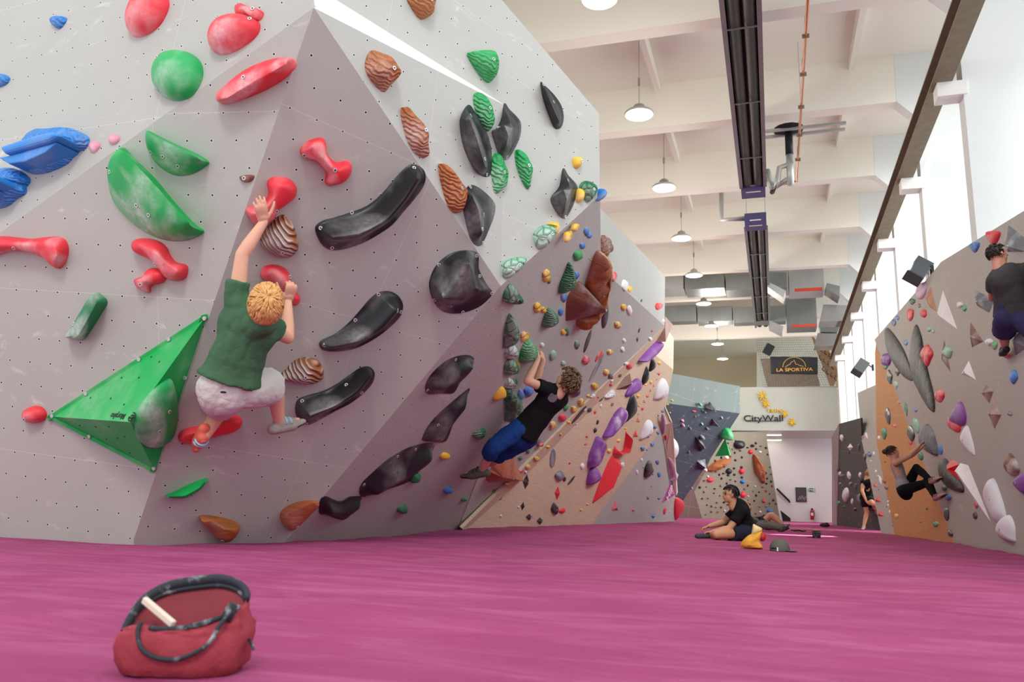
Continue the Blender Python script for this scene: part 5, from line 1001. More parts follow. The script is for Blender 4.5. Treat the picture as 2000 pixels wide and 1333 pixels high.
def hair(parent, c, R, mat, s=1, whorl=(0, -.6, .8), N=220, length=1.0, thick=.012, seed=1, lowback=-.35, front=.45, curly=0, name='hair', r0=.0075):
    rnd = random.Random(seed); P = lambda v: c + R @ (V(v) * s); E = V((.079, .100, .099)); O = V((0, -.012, .022)); mb = MB()
    def ok(d): return (d.z > front if d.y > .25 else (d.z > lowback + .35 * max(0, d.y + .3)))
    k = len(mb.v); n, m = 28, 16; idx = {}
    for i in range(m + 1):
        for j in range(n):
            th, ph = PI * i / m, 2 * PI * j / n; d = V((math.sin(th) * math.cos(ph), math.sin(th) * math.sin(ph), math.cos(th)))
            e = 1 + .05 * noise.noise(d * 4 + V((seed, 0, 0))); idx[i, j] = (len(mb.v), ok(d)); mb.v.append(P((O.x + d.x * E.x * e, O.y + d.y * E.y * e, O.z + d.z * E.z * e)))
    for i in range(m):
        for j in range(n):
            q = [idx[i, j], idx[i + 1, j], idx[i + 1, (j + 1) % n], idx[i, (j + 1) % n]]
            if all(a[1] for a in q): mb.f.append(tuple(a[0] for a in q))
    w = V(whorl).normalized()
    for _ in range(N):
        d0 = V((rnd.gauss(0, 1), rnd.gauss(0, 1), rnd.gauss(0, 1))).normalized()
        if not ok(d0): continue
        tdir = (d0 - w); tdir = (tdir - d0 * tdir.dot(d0))
        if tdir.length < .05: tdir = V((rnd.random(), rnd.random(), rnd.random()))
        tdir.normalize(); tw = d0.cross(tdir) * rnd.uniform(-.35, .35); tdir = (tdir + tw).normalized(); axis = d0.cross(tdir).normalized(); L = rnd.uniform(.45, .85) * length; pts = []
        for t in range(6):
            f = t / 5; a = L * (f - .35); d = Matrix.Rotation(a, 3, axis) @ d0; e = 1.01 + thick / .09 * (.35 + .9 * math.sin(f * 2.2)) + rnd.uniform(0, .02)
            q = V((O.x + d.x * E.x * e, O.y + d.y * E.y * e, O.z + d.z * E.z * e))
            if curly: q += V((math.sin(f * 9 + _), math.cos(f * 8 + _ * 2), math.sin(f * 10 + _ * 3))) * curly
            pts.append(P(q))
        mb.tube(pts, [r0 * s * x for x in (.5, 1, 1.05, .9, .6, .12)], 5)
    return mb.build(name, mat, parent, smooth=True)
def hairmat(name, c0, c1):
    t = NT(name, .55, .4); v = t.mapped(); f = t.noise(v, 28, 4, .7); t.base(t.mix(t.ramp(f, .3, .7), lin(c0), lin(c1))); return t.m
def limb_segs(mb, a, b, c, r, s=1, calf=False):
    mb.caps(a, b, r[0] * s, r[1] * s)
    if calf: m = b.lerp(c, .32); mb.caps(b, m, r[1] * s * .98, r[2] * s).caps(m, c, r[2] * s, r[3] * s)
    else: m = b.lerp(c, .3); mb.caps(b, m, r[1] * s, r[2] * s).caps(m, c, r[2] * s, r[3] * s)
def torso(mb, j, s, g=0, g2=0):
    sd = (j['shR'] - j['shL']).normalized(); hd = (j['hiR'] - j['hiL']).normalized(); mid = j['pel'].lerp(j['che'], .45)
    mb.caps(j['pel'], mid, (.150 + g) * s, (.135 + g) * s, .68 + g2, hd).caps(mid, j['che'], (.135 + g) * s, (.165 + g) * s, .62 + g2, sd)
    mb.caps(j['shL'].lerp(j['shR'], .12), j['shL'].lerp(j['shR'], .88), (.062 + g) * s, (.062 + g) * s)
    mb.caps(j['che'], j['neck'], (.10 + g * .6) * s, .06 * s, .8, sd)
FOOT = .25
def shoe(parent, an, toe, sole, mat, mat2, s=1, voxel=.008, strap=True, heel_mat=None):
    d = (toe - an); L = d.length; dn = d.normalized(); up = -sole.normalized(); up = (up - dn * up.dot(dn)).normalized(); sd = dn.cross(up)
    hb = an - dn * .045 * s - up * .045 * s; mid = an.lerp(toe, .55) - up * .03 * s; tp = toe - up * .015 * s; mb = MB()
    mb.caps(hb, mid, .042 * s, .048 * s, .9, sd, 12).caps(mid, tp, .048 * s, .030 * s, .75, sd, 12).caps(an - up * .005 * s, mid + up * .018 * s, .043 * s, .038 * s, 1, sd, 12)
    o = remesh(mb, 'climbing_shoe', mat, parent, voxel, 3)
    b = MB(); b.caps(mid.lerp(tp, .25) - up * .012 * s, tp - up * .008 * s, .041 * s, .028 * s, .5, sd, 12).caps(hb - up * .012 * s, mid - up * .016 * s, .034 * s, .04 * s, .4, sd, 12); b.build('rubber_sole', mat2, o, smooth=True)
    if strap:
        for f in (.18, .38):
            q = an.lerp(toe, f) - up * .012 * s; MB().tube([q + sd * .043 * s * math.cos(a * .52) + up * .05 * s * math.sin(a * .52) * (1 if f < .3 else .8) for a in range(7)], .009 * s, 6, .4).build('strap', mat2 if heel_mat is None else heel_mat, o, smooth=True)
    return o
def lens(j, nm):
    d = lambda a, b: (j[a] - j[b]).length
    print('LEN', nm, ' '.join('%s %.2f' % (k, d(*k.split('-'))) for k in ('shL-elL', 'elL-wrL', 'shR-elR', 'elR-wrR', 'hiL-knL', 'knL-anL', 'hiR-knR', 'knR-anR', 'shL-shR', 'hiL-hiR', 'pel-che', 'neck-head') if all(q in j for q in k.split('-'))))
# ---- climber in the green shirt
def build_person(label, j, s, skin, hands, voxel=.008, loc=None):
    t = empty('person', loc if loc is not None else j['pel']); lens(j, label[:30]); mb = MB(); torso(mb, j, s)
    for sd in 'LR':
        if 'el' + sd in j: limb_segs(mb, j['sh' + sd], j['el' + sd], j['wr' + sd], (.056, .043, .044, .028), s)
        if 'kn' + sd in j:
            limb_segs(mb, j['hi' + sd], j['kn' + sd], j['an' + sd], (.088, .058, .060, .038), s, True)
            mb.caps(j['an' + sd], j['an' + sd].lerp(j['to' + sd], .8), .030 * s, .022 * s, .8, None, 10)
    R = frame(j['hup'], j['hfw']); mb.caps(j['neck'], j['head'] - R.col[2] * .06 * s, .056 * s, .055 * s); head(mb, j['head'], R, s)
    for (w, d, pn, side, curl) in hands: hand(mb, w, d, pn, side, curl, s)
    bo = remesh(mb, 'body', skin, t, voxel, 3)
    tag(t, label, 'person'); return t, R
def tee(t, j, s, mat, g=.022, hem=.12, sl=.55, voxel=.011, fold=.010, sleeves='LR', name='t_shirt', smooth=5, neckpt=None):
    mb = MB()
    if neckpt is not None: mb.caps(j['che'], neckpt, .12 * s, .085 * s)
    jj = dict(j); jj['pel'] = j['pel'].lerp(j['che'], .42); torso(mb, jj, s, g, .04); mb.caps(j['che'], j['che'].lerp(j['neck'], .9), (.11 + g * .5) * s, .074 * s, .8, (j['shR'] - j['shL']).normalized()); dn = (j['pel'] - j['che']).normalized(); hd = (j['hiR'] - j['hiL']).normalized()
    mb.tube([j['pel'].lerp(j['che'], .5), j['pel'].lerp(j['che'], .2), j['pel'] + dn * hem * s], [(.135 + g) * s, (.155 + g) * s, (.182 + g) * s], 20, .72, hd)
    for sd in sleeves:
        a, b = j['sh' + sd], j['el' + sd]; mb.caps(a, a.lerp(b, .2), .07 * s, .074 * s).tube([a, a.lerp(b, sl)], [.068 * s, .075 * s], 14)
    return remesh(mb, name, mat, t, voxel, smooth, fold, 8, dn)
def shorts(t, j, s, mat, sl=.75, low=0, g=.02, voxel=.011, fold=.008, name='shorts', r1=.092, wid=1):
    mb = MB(); hd = (j['hiR'] - j['hiL']).normalized(); up = (j['che'] - j['pel']).normalized()
    mb.caps(j['pel'] + up * .06 * s, j['pel'] - up * .05 * s, (.145 + g) * s, (.15 + g) * s, .75, hd)
    for sd in 'LR':
        if 'kn' + sd in j: a, b = j['hi' + sd], j['kn' + sd]; mb.caps(a, a.lerp(b, .1), (.09 + g) * s, (.09 + g) * s).tube([a, a.lerp(b, sl)], [(.09 + g) * s, (r1 + g) * s * wid], 16)
        if low and 'kn' + sd in j: b, c = j['kn' + sd], j['an' + sd]; mb.caps(b, b.lerp(c, .08), (.07 + g) * s, (.07 + g) * s).tube([b, b.lerp(c, low)], [(.068 + g) * s, (.07 + g) * s], 16)
    return remesh(mb, name, mat, t, voxel, 4, fold, 9)
F = F2; Jf = lambda u, v, o: F2.hit(u, v, o)
j = dict(wrL=Jf(515, 434, .17), elL=Jf(473, 498, .24), shL=Jf(462, 588, .34), wrR=Jf(562, 588, .19), elR=Jf(562, 660, .36), shR=Jf(519, 638, .46),
         pel=Jf(446, 748, .47), che=Jf(486, 640, .42), neck=Jf(496, 616, .47), head=Jf(519, 597, .52),
         hiL=Jf(420, 758, .45), hiR=Jf(474, 766, .45), knL=Jf(436, 790, .10), anL=Jf(397, 856, .25), toL=Jf(383, 882, .17), knR=Jf(536, 752, .22), anR=Jf(545, 825, .22), toR=Jf(590, 820, .16))
toward = (CAM - j['head']).normalized(); j['hup'] = V((.05, 0, 1)) + toward * 1.0; j['hfw'] = V((0, .1, 1)) - toward * .9; j['head'] = j['head'] + V((0, 0, -.0))
hL = (j['wrL'], Jf(507, 392, .19) - j['wrL'], -F2.n, -1, .35); hR = (j['wrR'], Jf(570, 562, .20) - j['wrR'], -F2.n, 1, 1.1)
t1, R_ = build_person('climber with blond hair, green t-shirt and white shorts hanging on the triangular overhang', j, 1.0, m_skin, [], .007)
for hh, sd in ((hL, 'L'), (hR, 'R')):
    mb = MB(); hand(mb, hh[0], hh[1], hh[2], hh[3], hh[4], 1.05, .3 if hh is hL else .05); mb.caps(j['wr' + sd].lerp(j['el' + sd], .12), j['wr' + sd], .029, .027)
    remesh(mb, 'hand', m_skin, t1, .0045, 2)

m_green = cloth_mat('tshirt_green', '#44684c'); m_wshort = cloth_mat('shorts_offwhite', '#c9c8c2'); m_belt = flat('belt_black', '#23252b', .6, var=0)
tee(t1, j, 1.0, m_green, g=.03, hem=-.02, sl=.42, voxel=.010, fold=.018, neckpt=j['head'] + R_ @ V((0, -.055, -.10)))
so = shorts(t1, j, 1.0, m_wshort, sl=.80, g=.026, fold=.010, r1=.11)
up = (j['che'] - j['pel']).normalized(); hd = (j['hiR'] - j['hiL']).normalized(); q = j['pel'] + up * .055; fw = hd.cross(up).normalized()
MB().tube([q + hd * .168 * math.cos(a * PI / 12) + fw * .130 * math.sin(a * PI / 12) for a in range(25)], .016, 6, .5).build('belt', m_belt, so, smooth=True)
m_blond = hairmat('hair_blond', '#b87f3e', '#e9bd7c'); hair(t1, j['head'], R_, m_blond, 1.06, (0.05, -.45, .88), 760, 1.2, .019, 3, -.95, .5, r0=.0070)
m_shg = flat('shoe_grey', '#9a948a', .7, var=.2, nscale=30); m_shb = flat('shoe_black_rubber', '#25262a', .6, var=0); m_sho = flat('shoe_orange', '#e0705a', .6, var=.05); m_shblue = flat('shoe_lightblue', '#9cc3d4', .6, var=0)
shoe(t1, j['anR'], j['toR'], -F2.n * .2 + V((0, 0, -1)), m_shg, m_shb, 1.05, heel_mat=m_shblue); shoe(t1, j['anL'], j['toL'], -F2.n + V((0, 0, -.3)), m_sho, m_shb, 1.0, heel_mat=m_shblue)
def decal(o, pts, mat, name, off=.003, nn=7):
    """thin print lying on the cloth: the outline is carried onto the surface"""
    me = o.data; bvh = BVHTree.FromPolygons([v.co for v in me.vertices], [tuple(p.vertices) for p in me.polygons]); cu = sum(p[0] for p in pts) / len(pts); cv = sum(p[1] for p in pts) / len(pts); b = MB(); ring = cat_rom(pts, 3); n = len(ring)
    for t in (1, .75, .5, .25, .02):
        for (u, v) in ring:
            d = raydir(cu + (u - cu) * t, cv + (v - cv) * t).normalized(); h = bvh.ray_cast(CAM, d)
            if h[0] is None: return
            q = h[1] if h[1].dot(d) < 0 else -h[1]; b.v.append(h[0] + q * off)
    for r in range(4):
        for i in range(n): b.f.append((r * n + i, r * n + (i + 1) % n, (r + 1) * n + (i + 1) % n, (r + 1) * n + i))
    b.build(name, mat, o, smooth=True)
decal(so, [(431, 764.5), (441, 765), (441.5, 768), (431.5, 767.5)], m_belt, 'pocket_label')
# ---- climber in the black shirt
Jf = lambda u, v, o: F7.hit(u, v, o)
j = dict(wrL=Q(1051, 702, 8.42), elL=Q(1030, 745, 8.28), shL=Q(1068, 760, 8.42), wrR=Q(1061, 704, 8.62), elR=Q(1047, 744, 8.62), shR=Q(1096, 782, 8.68),
         che=Q(1078, 780, 8.55), pel=Q(1022, 845, 8.6), neck=Q(1086, 764, 8.5), head=Q(1106, 745, 8.46), hiL=Q(1012, 838, 8.5), hiR=Q(1030, 858, 8.68),
         knL=Q(962, 876, 8.36), anL=Q(941, 918, 8.62), toL=Q(903, 928, 8.72), knR=Q(978, 886, 8.8), anR=Q(962, 906, 9.05), toR=Q(946, 914, 9.1))
j['hup'] = V((.75, -.1, .75)); j['hfw'] = V((-.7, .25, .6))
t2, R_ = build_person('climber in black t-shirt and blue trousers with curly brown hair on the leaning grey panel', j, 1.0, m_skin, [(j['wrL'], Q(1047, 678, 8.5) - j['wrL'], V((-.6, .3, .2)), -1, .9), (j['wrR'], Q(1056, 682, 8.7) - j['wrR'], V((-.6, .3, .2)), 1, .9)], .008)
m_blk = cloth_mat('cotton_black', '#17181a'); m_blue = cloth_mat('denim_blue', '#1d3f7c')
to = tee(t2, j, 1.0, m_blk, g=.03, hem=.02, sl=.5, fold=.012); shorts(t2, j, 1.0, m_blue, sl=1.0, low=.32, g=.016, name='trousers', r1=.075, fold=.012)
hair(t2, j['head'], R_, hairmat('hair_brown', '#4a3423', '#7d6045'), 1.08, (0, -.5, .85), 420, .7, .02, 5, -.6, .4, curly=.007, r0=.008)
m_prt = flat('shirt_print_grey', '#6e6670', .8, var=.4, nscale=60)
decal(to, [(1077, 768), (1084, 772), (1092, 769), (1090, 777), (1082, 786), (1073, 784), (1070, 777)], m_prt, 'shirt_print')
m_sol = flat('shoe_olive', '#5d5f52', .7, var=.2, nscale=30); shoe(t2, j['anL'], j['toL'], V((0, .2, -1)), m_sol, m_shb, 1.05)
# ---- climber at the upper right
Jf = lambda u, v, o: R1.hit(u, v, o)
j = dict(shL=Q(1941, 548, 8.15), shR=Q(2000, 528, 8.05), elL=Q(1937, 582, 8.35), wrL=Q(1950, 566, 8.6), elR=Q(2040, 500, 7.8), wrR=Q(2060, 450, 7.7), che=Q(1969, 548, 8.1), pel=Q(1978, 610, 8.15), neck=Q(1957, 524, 8.12), head=Q(1949, 498, 8.14),
         hiL=Q(1966, 622, 8.15), hiR=Q(1997, 624, 8.05), knL=Q(1960, 650, 8.4), anL=Q(1963, 678, 8.52), toL=Q(1955, 691, 8.72), knR=Q(2030, 650, 7.9), anR=Q(2045, 695, 7.9), toR=Q(2040, 705, 7.9))
j['hup'] = V((-.18, -.1, 1)); j['hfw'] = V((.95, .4, .2))
t3, R_ = build_person('climber with short dark hair, dark grey t-shirt and navy shorts at the right edge', j, .92, m_skinr, [], .010)
tee(t3, j, .9, cloth_mat('tshirt_charcoal', '#4a4a4a'), g=.03, hem=.05, sl=.5, fold=.012); shorts(t3, j, .9, cloth_mat('shorts_navy', '#3b3a5e'), sl=.85, g=.03, fold=.01, r1=.1)
hair(t3, j['head'], R_, hairmat('hair_dark', '#1d1714', '#33281f'), .92, (0, -.5, .85), 260, .35, .006, 8, -.55, .5, r0=.006)
shoe(t3, j['anL'], j['toL'], V((0, 0, -1)), m_shb, m_sol, .9)
# ---- woman climbing on the right wall
j = dict(shR=Q(1749, 905, 12.7), shL=Q(1756, 900, 13.0), elR=Q(1774, 893, 12.75), wrR=Q(1795, 873, 12.95), elL=Q(1779, 891, 13.0), wrL=Q(1799, 876, 13.1), che=Q(1753, 914, 12.85), pel=Q(1766, 955, 12.7), neck=Q(1750, 900, 12.85), head=Q(1744, 885, 12.8),
         hiR=Q(1764, 959, 12.6), hiL=Q(1769, 957, 12.8), knL=Q(1790, 914, 12.6), anL=Q(1817, 938, 12.2), toL=Q(1838, 932, 11.75), knR=Q(1812, 943, 12.3), anR=Q(1826, 970, 12.0), toR=Q(1846, 964, 11.6))
j['hup'] = V((-.35, .1, 1)); j['hfw'] = V((.9, .3, .25))
t4, R_ = build_person('woman with hair bun, grey tank top and black leggings hanging from the dark rock hold', j, .86, m_skinr, [(j['wrR'], Q(1803, 864, 13.0) - j['wrR'], V((1, 0, -.2)), -1, .6), (j['wrL'], Q(1806, 868, 13.1) - j['wrL'], V((1, 0, -.2)), 1, .6)], .010)
mb = MB(); torso(mb, j, .80, .012, .03); dn = (j['pel'] - j['che']).normalized(); mb.tube([j['pel'].lerp(j['che'], .3), j['pel'] - dn * .02], [.138, .148], 18, .75, (j['hiR'] - j['hiL']).normalized()); remesh(mb, 'tank_top', cloth_mat('tank_grey', '#9b9895'), t4, .011, 4, .010, 9, dn)
m_leg = cloth_mat('leggings_black', '#131316'); mb = MB(); mb.caps(j['pel'] - dn * .02, j['pel'] + dn * .04, .140, .140, .8, (j['hiR'] - j['hiL']).normalized())
for sd in 'LR': limb_segs(mb, j['hi' + sd], j['kn' + sd], j['an' + sd], (.098, .066, .066, .045), .9, True)
remesh(mb, 'leggings', m_leg, t4, .011, 3, .004, 12)
hm_ = hairmat('hair_darkbrown', '#2a1a14', '#4a3026'); ho = hair(t4, j['head'], R_, hm_, .87, (0, -.9, .4), 260, .8, .008, 9, -.35, .35, r0=.006)
MB().ball(j['head'] + R_ @ V((0, -.115, .05)), (.042, .042, .042), 12).build('hair_bun', hm_, ho, smooth=True)
m_shp = flat('shoe_pinkish', '#a9837c', .7, var=.2, nscale=30); shoe(t4, j['anL'], j['toL'], V((.2, 0, -1)), m_shp, m_shb, .86); shoe(t4, j['anR'], j['toR'], V((.2, 0, -1)), m_shp, m_shb, .86)
# ---- far climber at the charcoal wall
j = dict(shL=Q(1686, 941, 20.2), shR=Q(1699, 942, 19.9), elL=Q(1684, 960, 19.9), wrL=Q(1692, 980, 19.8), elR=Q(1704, 932, 20.2), wrR=Q(1708, 922, 20.4), che=Q(1692, 946, 20.1), pel=Q(1692, 974, 20.1), neck=Q(1693, 936, 20.1), head=Q(1696, 927, 20.1),
         hiL=Q(1689, 977, 20.1), hiR=Q(1697, 976, 20.0), knL=Q(1693, 1003, 20.0), anL=Q(1687, 1028, 19.8), toL=Q(1684, 1034, 19.6), knR=Q(1706, 985, 19.6), anR=Q(1712, 1000, 20.0), toR=Q(1718, 1003, 20.2))
j['hup'] = V((.3, 0, 1)); j['hfw'] = V((.5, .85, .1))
t5, R_ = build_person('far climber in black top and shorts standing at the charcoal panel with a hand behind', j, .93, m_skin2, [(j['wrL'], V((.6, 0, -.5)), V((0, 1, 0)), 1, .5), (j['wrR'], V((.2, .2, 1)), V((0, 1, 0)), -1, .5)], .014)
tee(t5, j, .93, m_blk, g=.01, hem=.03, sl=.1, voxel=.014, fold=.006, name='vest'); shorts(t5, j, .93, m_blk, sl=.55, g=.012, voxel=.014, fold=.004)
hair(t5, j['head'], R_, hairmat('hair_ginger', '#8a5a34', '#b98355'), .95, (0, -.5, .85), 120, .5, .01, 12, -.6, .4)
shoe(t5, j['anL'], j['toL'], V((0, 0, -1)), m_shp, m_shb, .9, .012, False); shoe(t5, j['anR'], j['toR'], V((0, 0, -1)), m_shp, m_shb, .9, .012, False)
# ---- man sitting cross-legged on the mat
W0 = 10.25
Jq = lambda u, v, dw: Q(u, v, W0 + dw)
j = dict(head=Jq(1426, 967, 0), neck=Jq(1438, 985, .03), che=Jq(1447, 1000, .03), pel=Jq(1456, 1037, .05), shR=Jq(1438, 998, .20), shL=Jq(1449, 999, -.16), elR=Jq(1413, 1021, .20), wrR=Jq(1386, 1028, .05), elL=Jq(1424, 1033, -.22), wrL=Jq(1393, 1039, -.20),
         hiL=Jq(1455, 1043, -.08), hiR=Jq(1453, 1040, .16), knL=Jq(1399, 1047, -.34), anL=Jq(1390, 1049, -.16), toL=Jq(1357, 1048, -.2), knR=Jq(1412, 1044, .45), anR=Jq(1398, 1050, .02), toR=Jq(1418, 1052, -.05))
for k in ('knL', 'anL', 'toL', 'knR', 'anR', 'toR', 'pel', 'hiL', 'hiR'):
    lo = floorz(j[k].x, j[k].y) + wave(j[k].x, j[k].y) + dict(kn=.07, an=.055, to=.04, pe=.13, hi=.10)[k[:2]]; j[k].z = max(j[k].z, lo)
j['anL'] = j['knL'] + (j['anL'] - j['knL']).normalized() * .14 if False else j['anL']
j['hup'] = V((.05, 0, 1)); j['hfw'] = V((-.9, -.42, .08))
rt = V((1, 0, 0))
t6, R_ = build_person('man with black hair and glasses in a black polo shirt sitting cross-legged on the mat', j, .93, m_skin2, [(j['wrR'], V((-.9, -.3, -.35)), V((0, -.3, -1)), 1, .8), (j['wrL'], V((-.95, .1, -.15)), V((0, -.1, -1)), -1, .9)], .008)
tee(t6, j, .93, m_blk, g=.024, hem=.02, sl=.62, voxel=.010, fold=.009, name='polo_shirt'); shorts(t6, j, .93, cloth_mat('shorts_darkblue', '#2a2a3c'), sl=.5, g=.022, voxel=.010, fold=.007)
hair(t6, j['head'], R_, hairmat('hair_black', '#0e0d0e', '#241f1e'), .96, (0, -.4, .9), 330, .5, .006, 14, -.45, .42, r0=.007)
P = lambda x, y, z: j['head'] + R_ @ (V((x, y, z)) * .93)
m_eyew = flat('eye_white', '#e8e4e0', .3, var=0); m_glass = flat('glasses_frame', '#9a9694', .3, .6, var=0); m_lip = flat('lips', '#a8625a', .5, var=0)
for sx in (-1, 1):
    MB().ball(P(sx * .032, .077, .012), .011, 10).ball(P(sx * .032, .0855, .012), .0055, 8).build('eye', m_eyew if sx > 2 else flat('eye_dark', '#2a201c', .3, var=0), t6, smooth=True)
    MB().tube([P(sx * .022, .084, .032), P(sx * .05, .072, .034)], .004, 5).build('eyebrow', hairmat('brow', '#17120f', '#241c18'), t6)
MB().tube([P(-.02, .091, -.052), P(0, .095, -.050), P(.02, .091, -.052)], .0055, 6).build('mouth', m_lip, t6, smooth=True)
b = MB()
for sx in (-1, 1): b.tube([P(sx * .035 + .026 * math.cos(a * PI / 8), .098 - .02 * abs(math.cos(a * PI / 8)) * (1 if math.cos(a * PI / 8) * sx > 0 else 0), .010 + .021 * math.sin(a * PI / 8)) for a in range(17)], .002, 5).tube([P(sx * .061, .078, .014), P(sx * .078, 0, .012)], .002, 5)
b.tube([P(-.009, .098, .014), P(.009, .098, .014)], .002, 5); b.build('glasses', m_glass, t6)
m_sock_ = flat('sock_charcoal', '#3c424c', .9, var=.08)
mb = MB(); d = (j['toL'] - j['anL']).normalized(); mb.caps(j['anL'], j['toL'] - d * .04, .045, .042, .75, V((0, 1, 0))).caps(j['anL'] + V((.0, 0, .01)), j['anL'] + (j['knL'] - j['anL']).normalized() * .03, .045, .044); remesh(mb, 'climbing_shoe', m_sock_, t6, .009, 3)
mb = MB(); mb.caps(j['anR'], j['toR'], .042, .036, .75, V((0, 1, 0))); remesh(mb, 'climbing_shoe', m_sock_, t6, .009, 3)
# ---- two people lying behind him
def onfloor(p, h): return V((p.x, p.y, max(p.z, floorz(p.x, p.y) + h)))
W1 = 15.5; Jq = lambda u, v, dw, h=.08: onfloor(Q(u, v, W1 + dw), h)
j = dict(head=Jq(1456, 991, 0), neck=Jq(1453, 1003, 0), che=Jq(1450, 1012, 0), pel=Jq(1473, 1027, 0, .11), shL=Jq(1448, 1006, -.15), shR=Jq(1452, 1006, .17), elL=Jq(1444, 1026, -.2), wrL=Jq(1452, 1034, -.3), hiL=Jq(1477, 1029, -.08, .10), hiR=Jq(1478, 1024, .10, .12),
         knL=Jq(1508, 1029, -.2), anL=Jq(1526, 1032, -.3, .05), toL=Jq(1537, 1028, -.3, .12), knR=Jq(1506, 1027, .2, .08), anR=Jq(1526, 1030, .2, .05), toR=Jq(1539, 1031, .25, .05))
j['hup'] = V((-.2, 0, 1)); j['hfw'] = V((.9, -.2, .1))
t7, R_ = build_person('blond person in grey trousers reclining on the mat behind the sitting man', j, .93, m_skin, [], .013)
tee(t7, j, .93, cloth_mat('top_darkgrey', '#35353a'), voxel=.014, fold=.006, sleeves='L'); mb = MB(); mb.caps(j['pel'], j['pel'].lerp(j['che'], .15), .13, .13)
for sd in 'LR': mb.caps(j['hi' + sd], j['kn' + sd], .085, .068).caps(j['kn' + sd], j['kn' + sd].lerp(j['an' + sd], .85), .068, .06)
remesh(mb, 'trousers', cloth_mat('trousers_grey', '#6b6864'), t7, .013, 3, .018, 9)
hair(t7, j['head'], R_, hairmat('hair_paleblond', '#c9a878', '#e3cfa8'), .95, (0, -.3, .95), 200, .5, .01, 17, -.5, .45)
for sd in 'LR': shoe(t7, j['an' + sd], j['to' + sd], V((.3, 0, -1)), flat('shoe_dark_' + sd, '#4b4548', .7), m_shb, .95, .012, False)
W1 = 17.5
j = dict(head=Jq(1424, 1020, 0, .12), neck=Jq(1434, 1022, 0, .1), che=Jq(1444, 1022, 0, .12), pel=Jq(1486, 1021, 0, .12), shL=Jq(1441, 1024, -.18), shR=Jq(1441, 1020, .18), hiL=Jq(1489, 1023, -.10), hiR=Jq(1489, 1020, .10),
         knL=Q(1504, 1006, W1 - .15), anL=Jq(1526, 1026, -.2, .06), toL=Jq(1536, 1026, -.25, .10), knR=Q(1509, 1006, W1 + .15), anR=Jq(1531, 1027, .1, .06), toR=Jq(1540, 1024, .1, .09))
j['hup'] = V((-1, 0, .1)); j['hfw'] = V((0, 0, 1))
t8, R_ = build_person('person in navy shorts lying on the back with bare knees bent, farthest on the mat', j, .93, m_skin, [], .013)
tee(t8, j, .93, m_blk, voxel=.014, fold=.006, sleeves=''); shorts(t8, j, .93, cloth_mat('shorts_navy_far', '#232a4a'), sl=.45, voxel=.013, fold=.006)
hair(t8, j['head'], R_, hairmat('hair_mid', '#3a2c22', '#55402f'), .95, (0, -.3, .95), 100, .5, .01, 19)
for sd in 'LR': shoe(t8, j['an' + sd], j['to' + sd], V((.3, 0, -1)), flat('shoe_grey_' + sd, '#77716f', .7), m_shb, .95, .012, False)
# ------------------------------------------------------------------ things lying on the mat
w0 = floor_hit(328, 1330); O = Q(328, 1330, w0); O.z = floorz(O.x, O.y) + wave(O.x, O.y); k_ = w0 / FPX * 1000 * .001
rx = (Q(452, 1315, w0) - Q(352, 1315, w0)); rx.z = 0; rx.normalize(); fy_ = V((-rx.y, rx.x, 0)); sc = w0 / FPX
def LP(x, y, z): return O + (rx * x + fy_ * (y + 66) + V((0, 0, z * .92))) * sc      # local units = photo pixels at the bag
rim = [(-122, 0, 90), (-114, 22, 126), (-96, 46, 152), (-60, 62, 172), (0, 68, 184), (42, 68, 188), (80, 62, 179), (104, 44, 164), (112, 14, 150), (108, -14, 140), (94, -42, 128), (58, -62, 114), (18, -68, 104), (-22, -66, 101), (-62, -58, 106), (-98, -34, 100)]
def crv(pts, k, closed=True):
    n = len(pts); out = []
    for i in range(n if closed else n - 1):
        g = lambda a: V(pts[(i + a) % n] if closed else pts[max(0, min(n - 1, i + a))]); p0, p1, p2, p3 = g(-1), g(0), g(1), g(2)
        for j_ in range(k):
            t = j_ / k; out.append(.5 * ((2 * p1) + (-p0 + p2) * t + (2 * p0 - 5 * p1 + 4 * p2 - p3) * t * t + (-p0 + 3 * p1 - 3 * p2 + p3) * t ** 3))
    if not closed: out.append(V(pts[-1]))
    return out
rc = crv(rim, 5); n = len(rc); m_bag = NT('bag_red_fabric', .85, .2); f_ = m_bag.noise(m_bag.mapped(), 12, 5, .6); m_bag.base(m_bag.mix(f_, lin('#87303b'), lin('#a5444f'))); m_bag.bump(m_bag.noise(m_bag.mapped(), 30, 4, .6, .5), .5, .01); m_bag = m_bag.m
m_trim = NT('bag_trim_black', .65, .3); m_trim.base(m_trim.mix(m_trim.math('MULTIPLY', m_trim.ramp(m_trim.noise(m_trim.mapped(), 28, 5, .7), .52, .75), .6), lin('#2a2e35'), lin('#c9ccd0'))); m_trim = m_trim.m; m_line = flat('bag_lining_red', '#8e3d46', .85, var=.2, nscale=20); m_brush = flat('brush_wood', '#d9cbb8', .6, var=.05, nscale=30)
prof = [(0, 104, 68), (4, 114, 76), (26, 124, 84), (58, 131, 90), (84, 127, 84)]
b = MB()
for z, a, c in prof:
    for q in rc:
        an = math.atan2(q.y / 70, q.x / 118); e = 3.0; ca, sa = math.cos(an), math.sin(an); x = a * math.copysign(abs(ca) ** (2 / e), ca); y = c * math.copysign(abs(sa) ** (2 / e), sa)
        f = (1 + .10 * noise.noise(V((x * .035, y * .035, z * .05))) + .09 * math.sin(an * 7 + z * .05) * noise.noise(V((an * 2, z * .02, 4)))) if z > 0 else 1
        b.v.append(LP(x * f, y * f, z))
last = len(prof) - 1
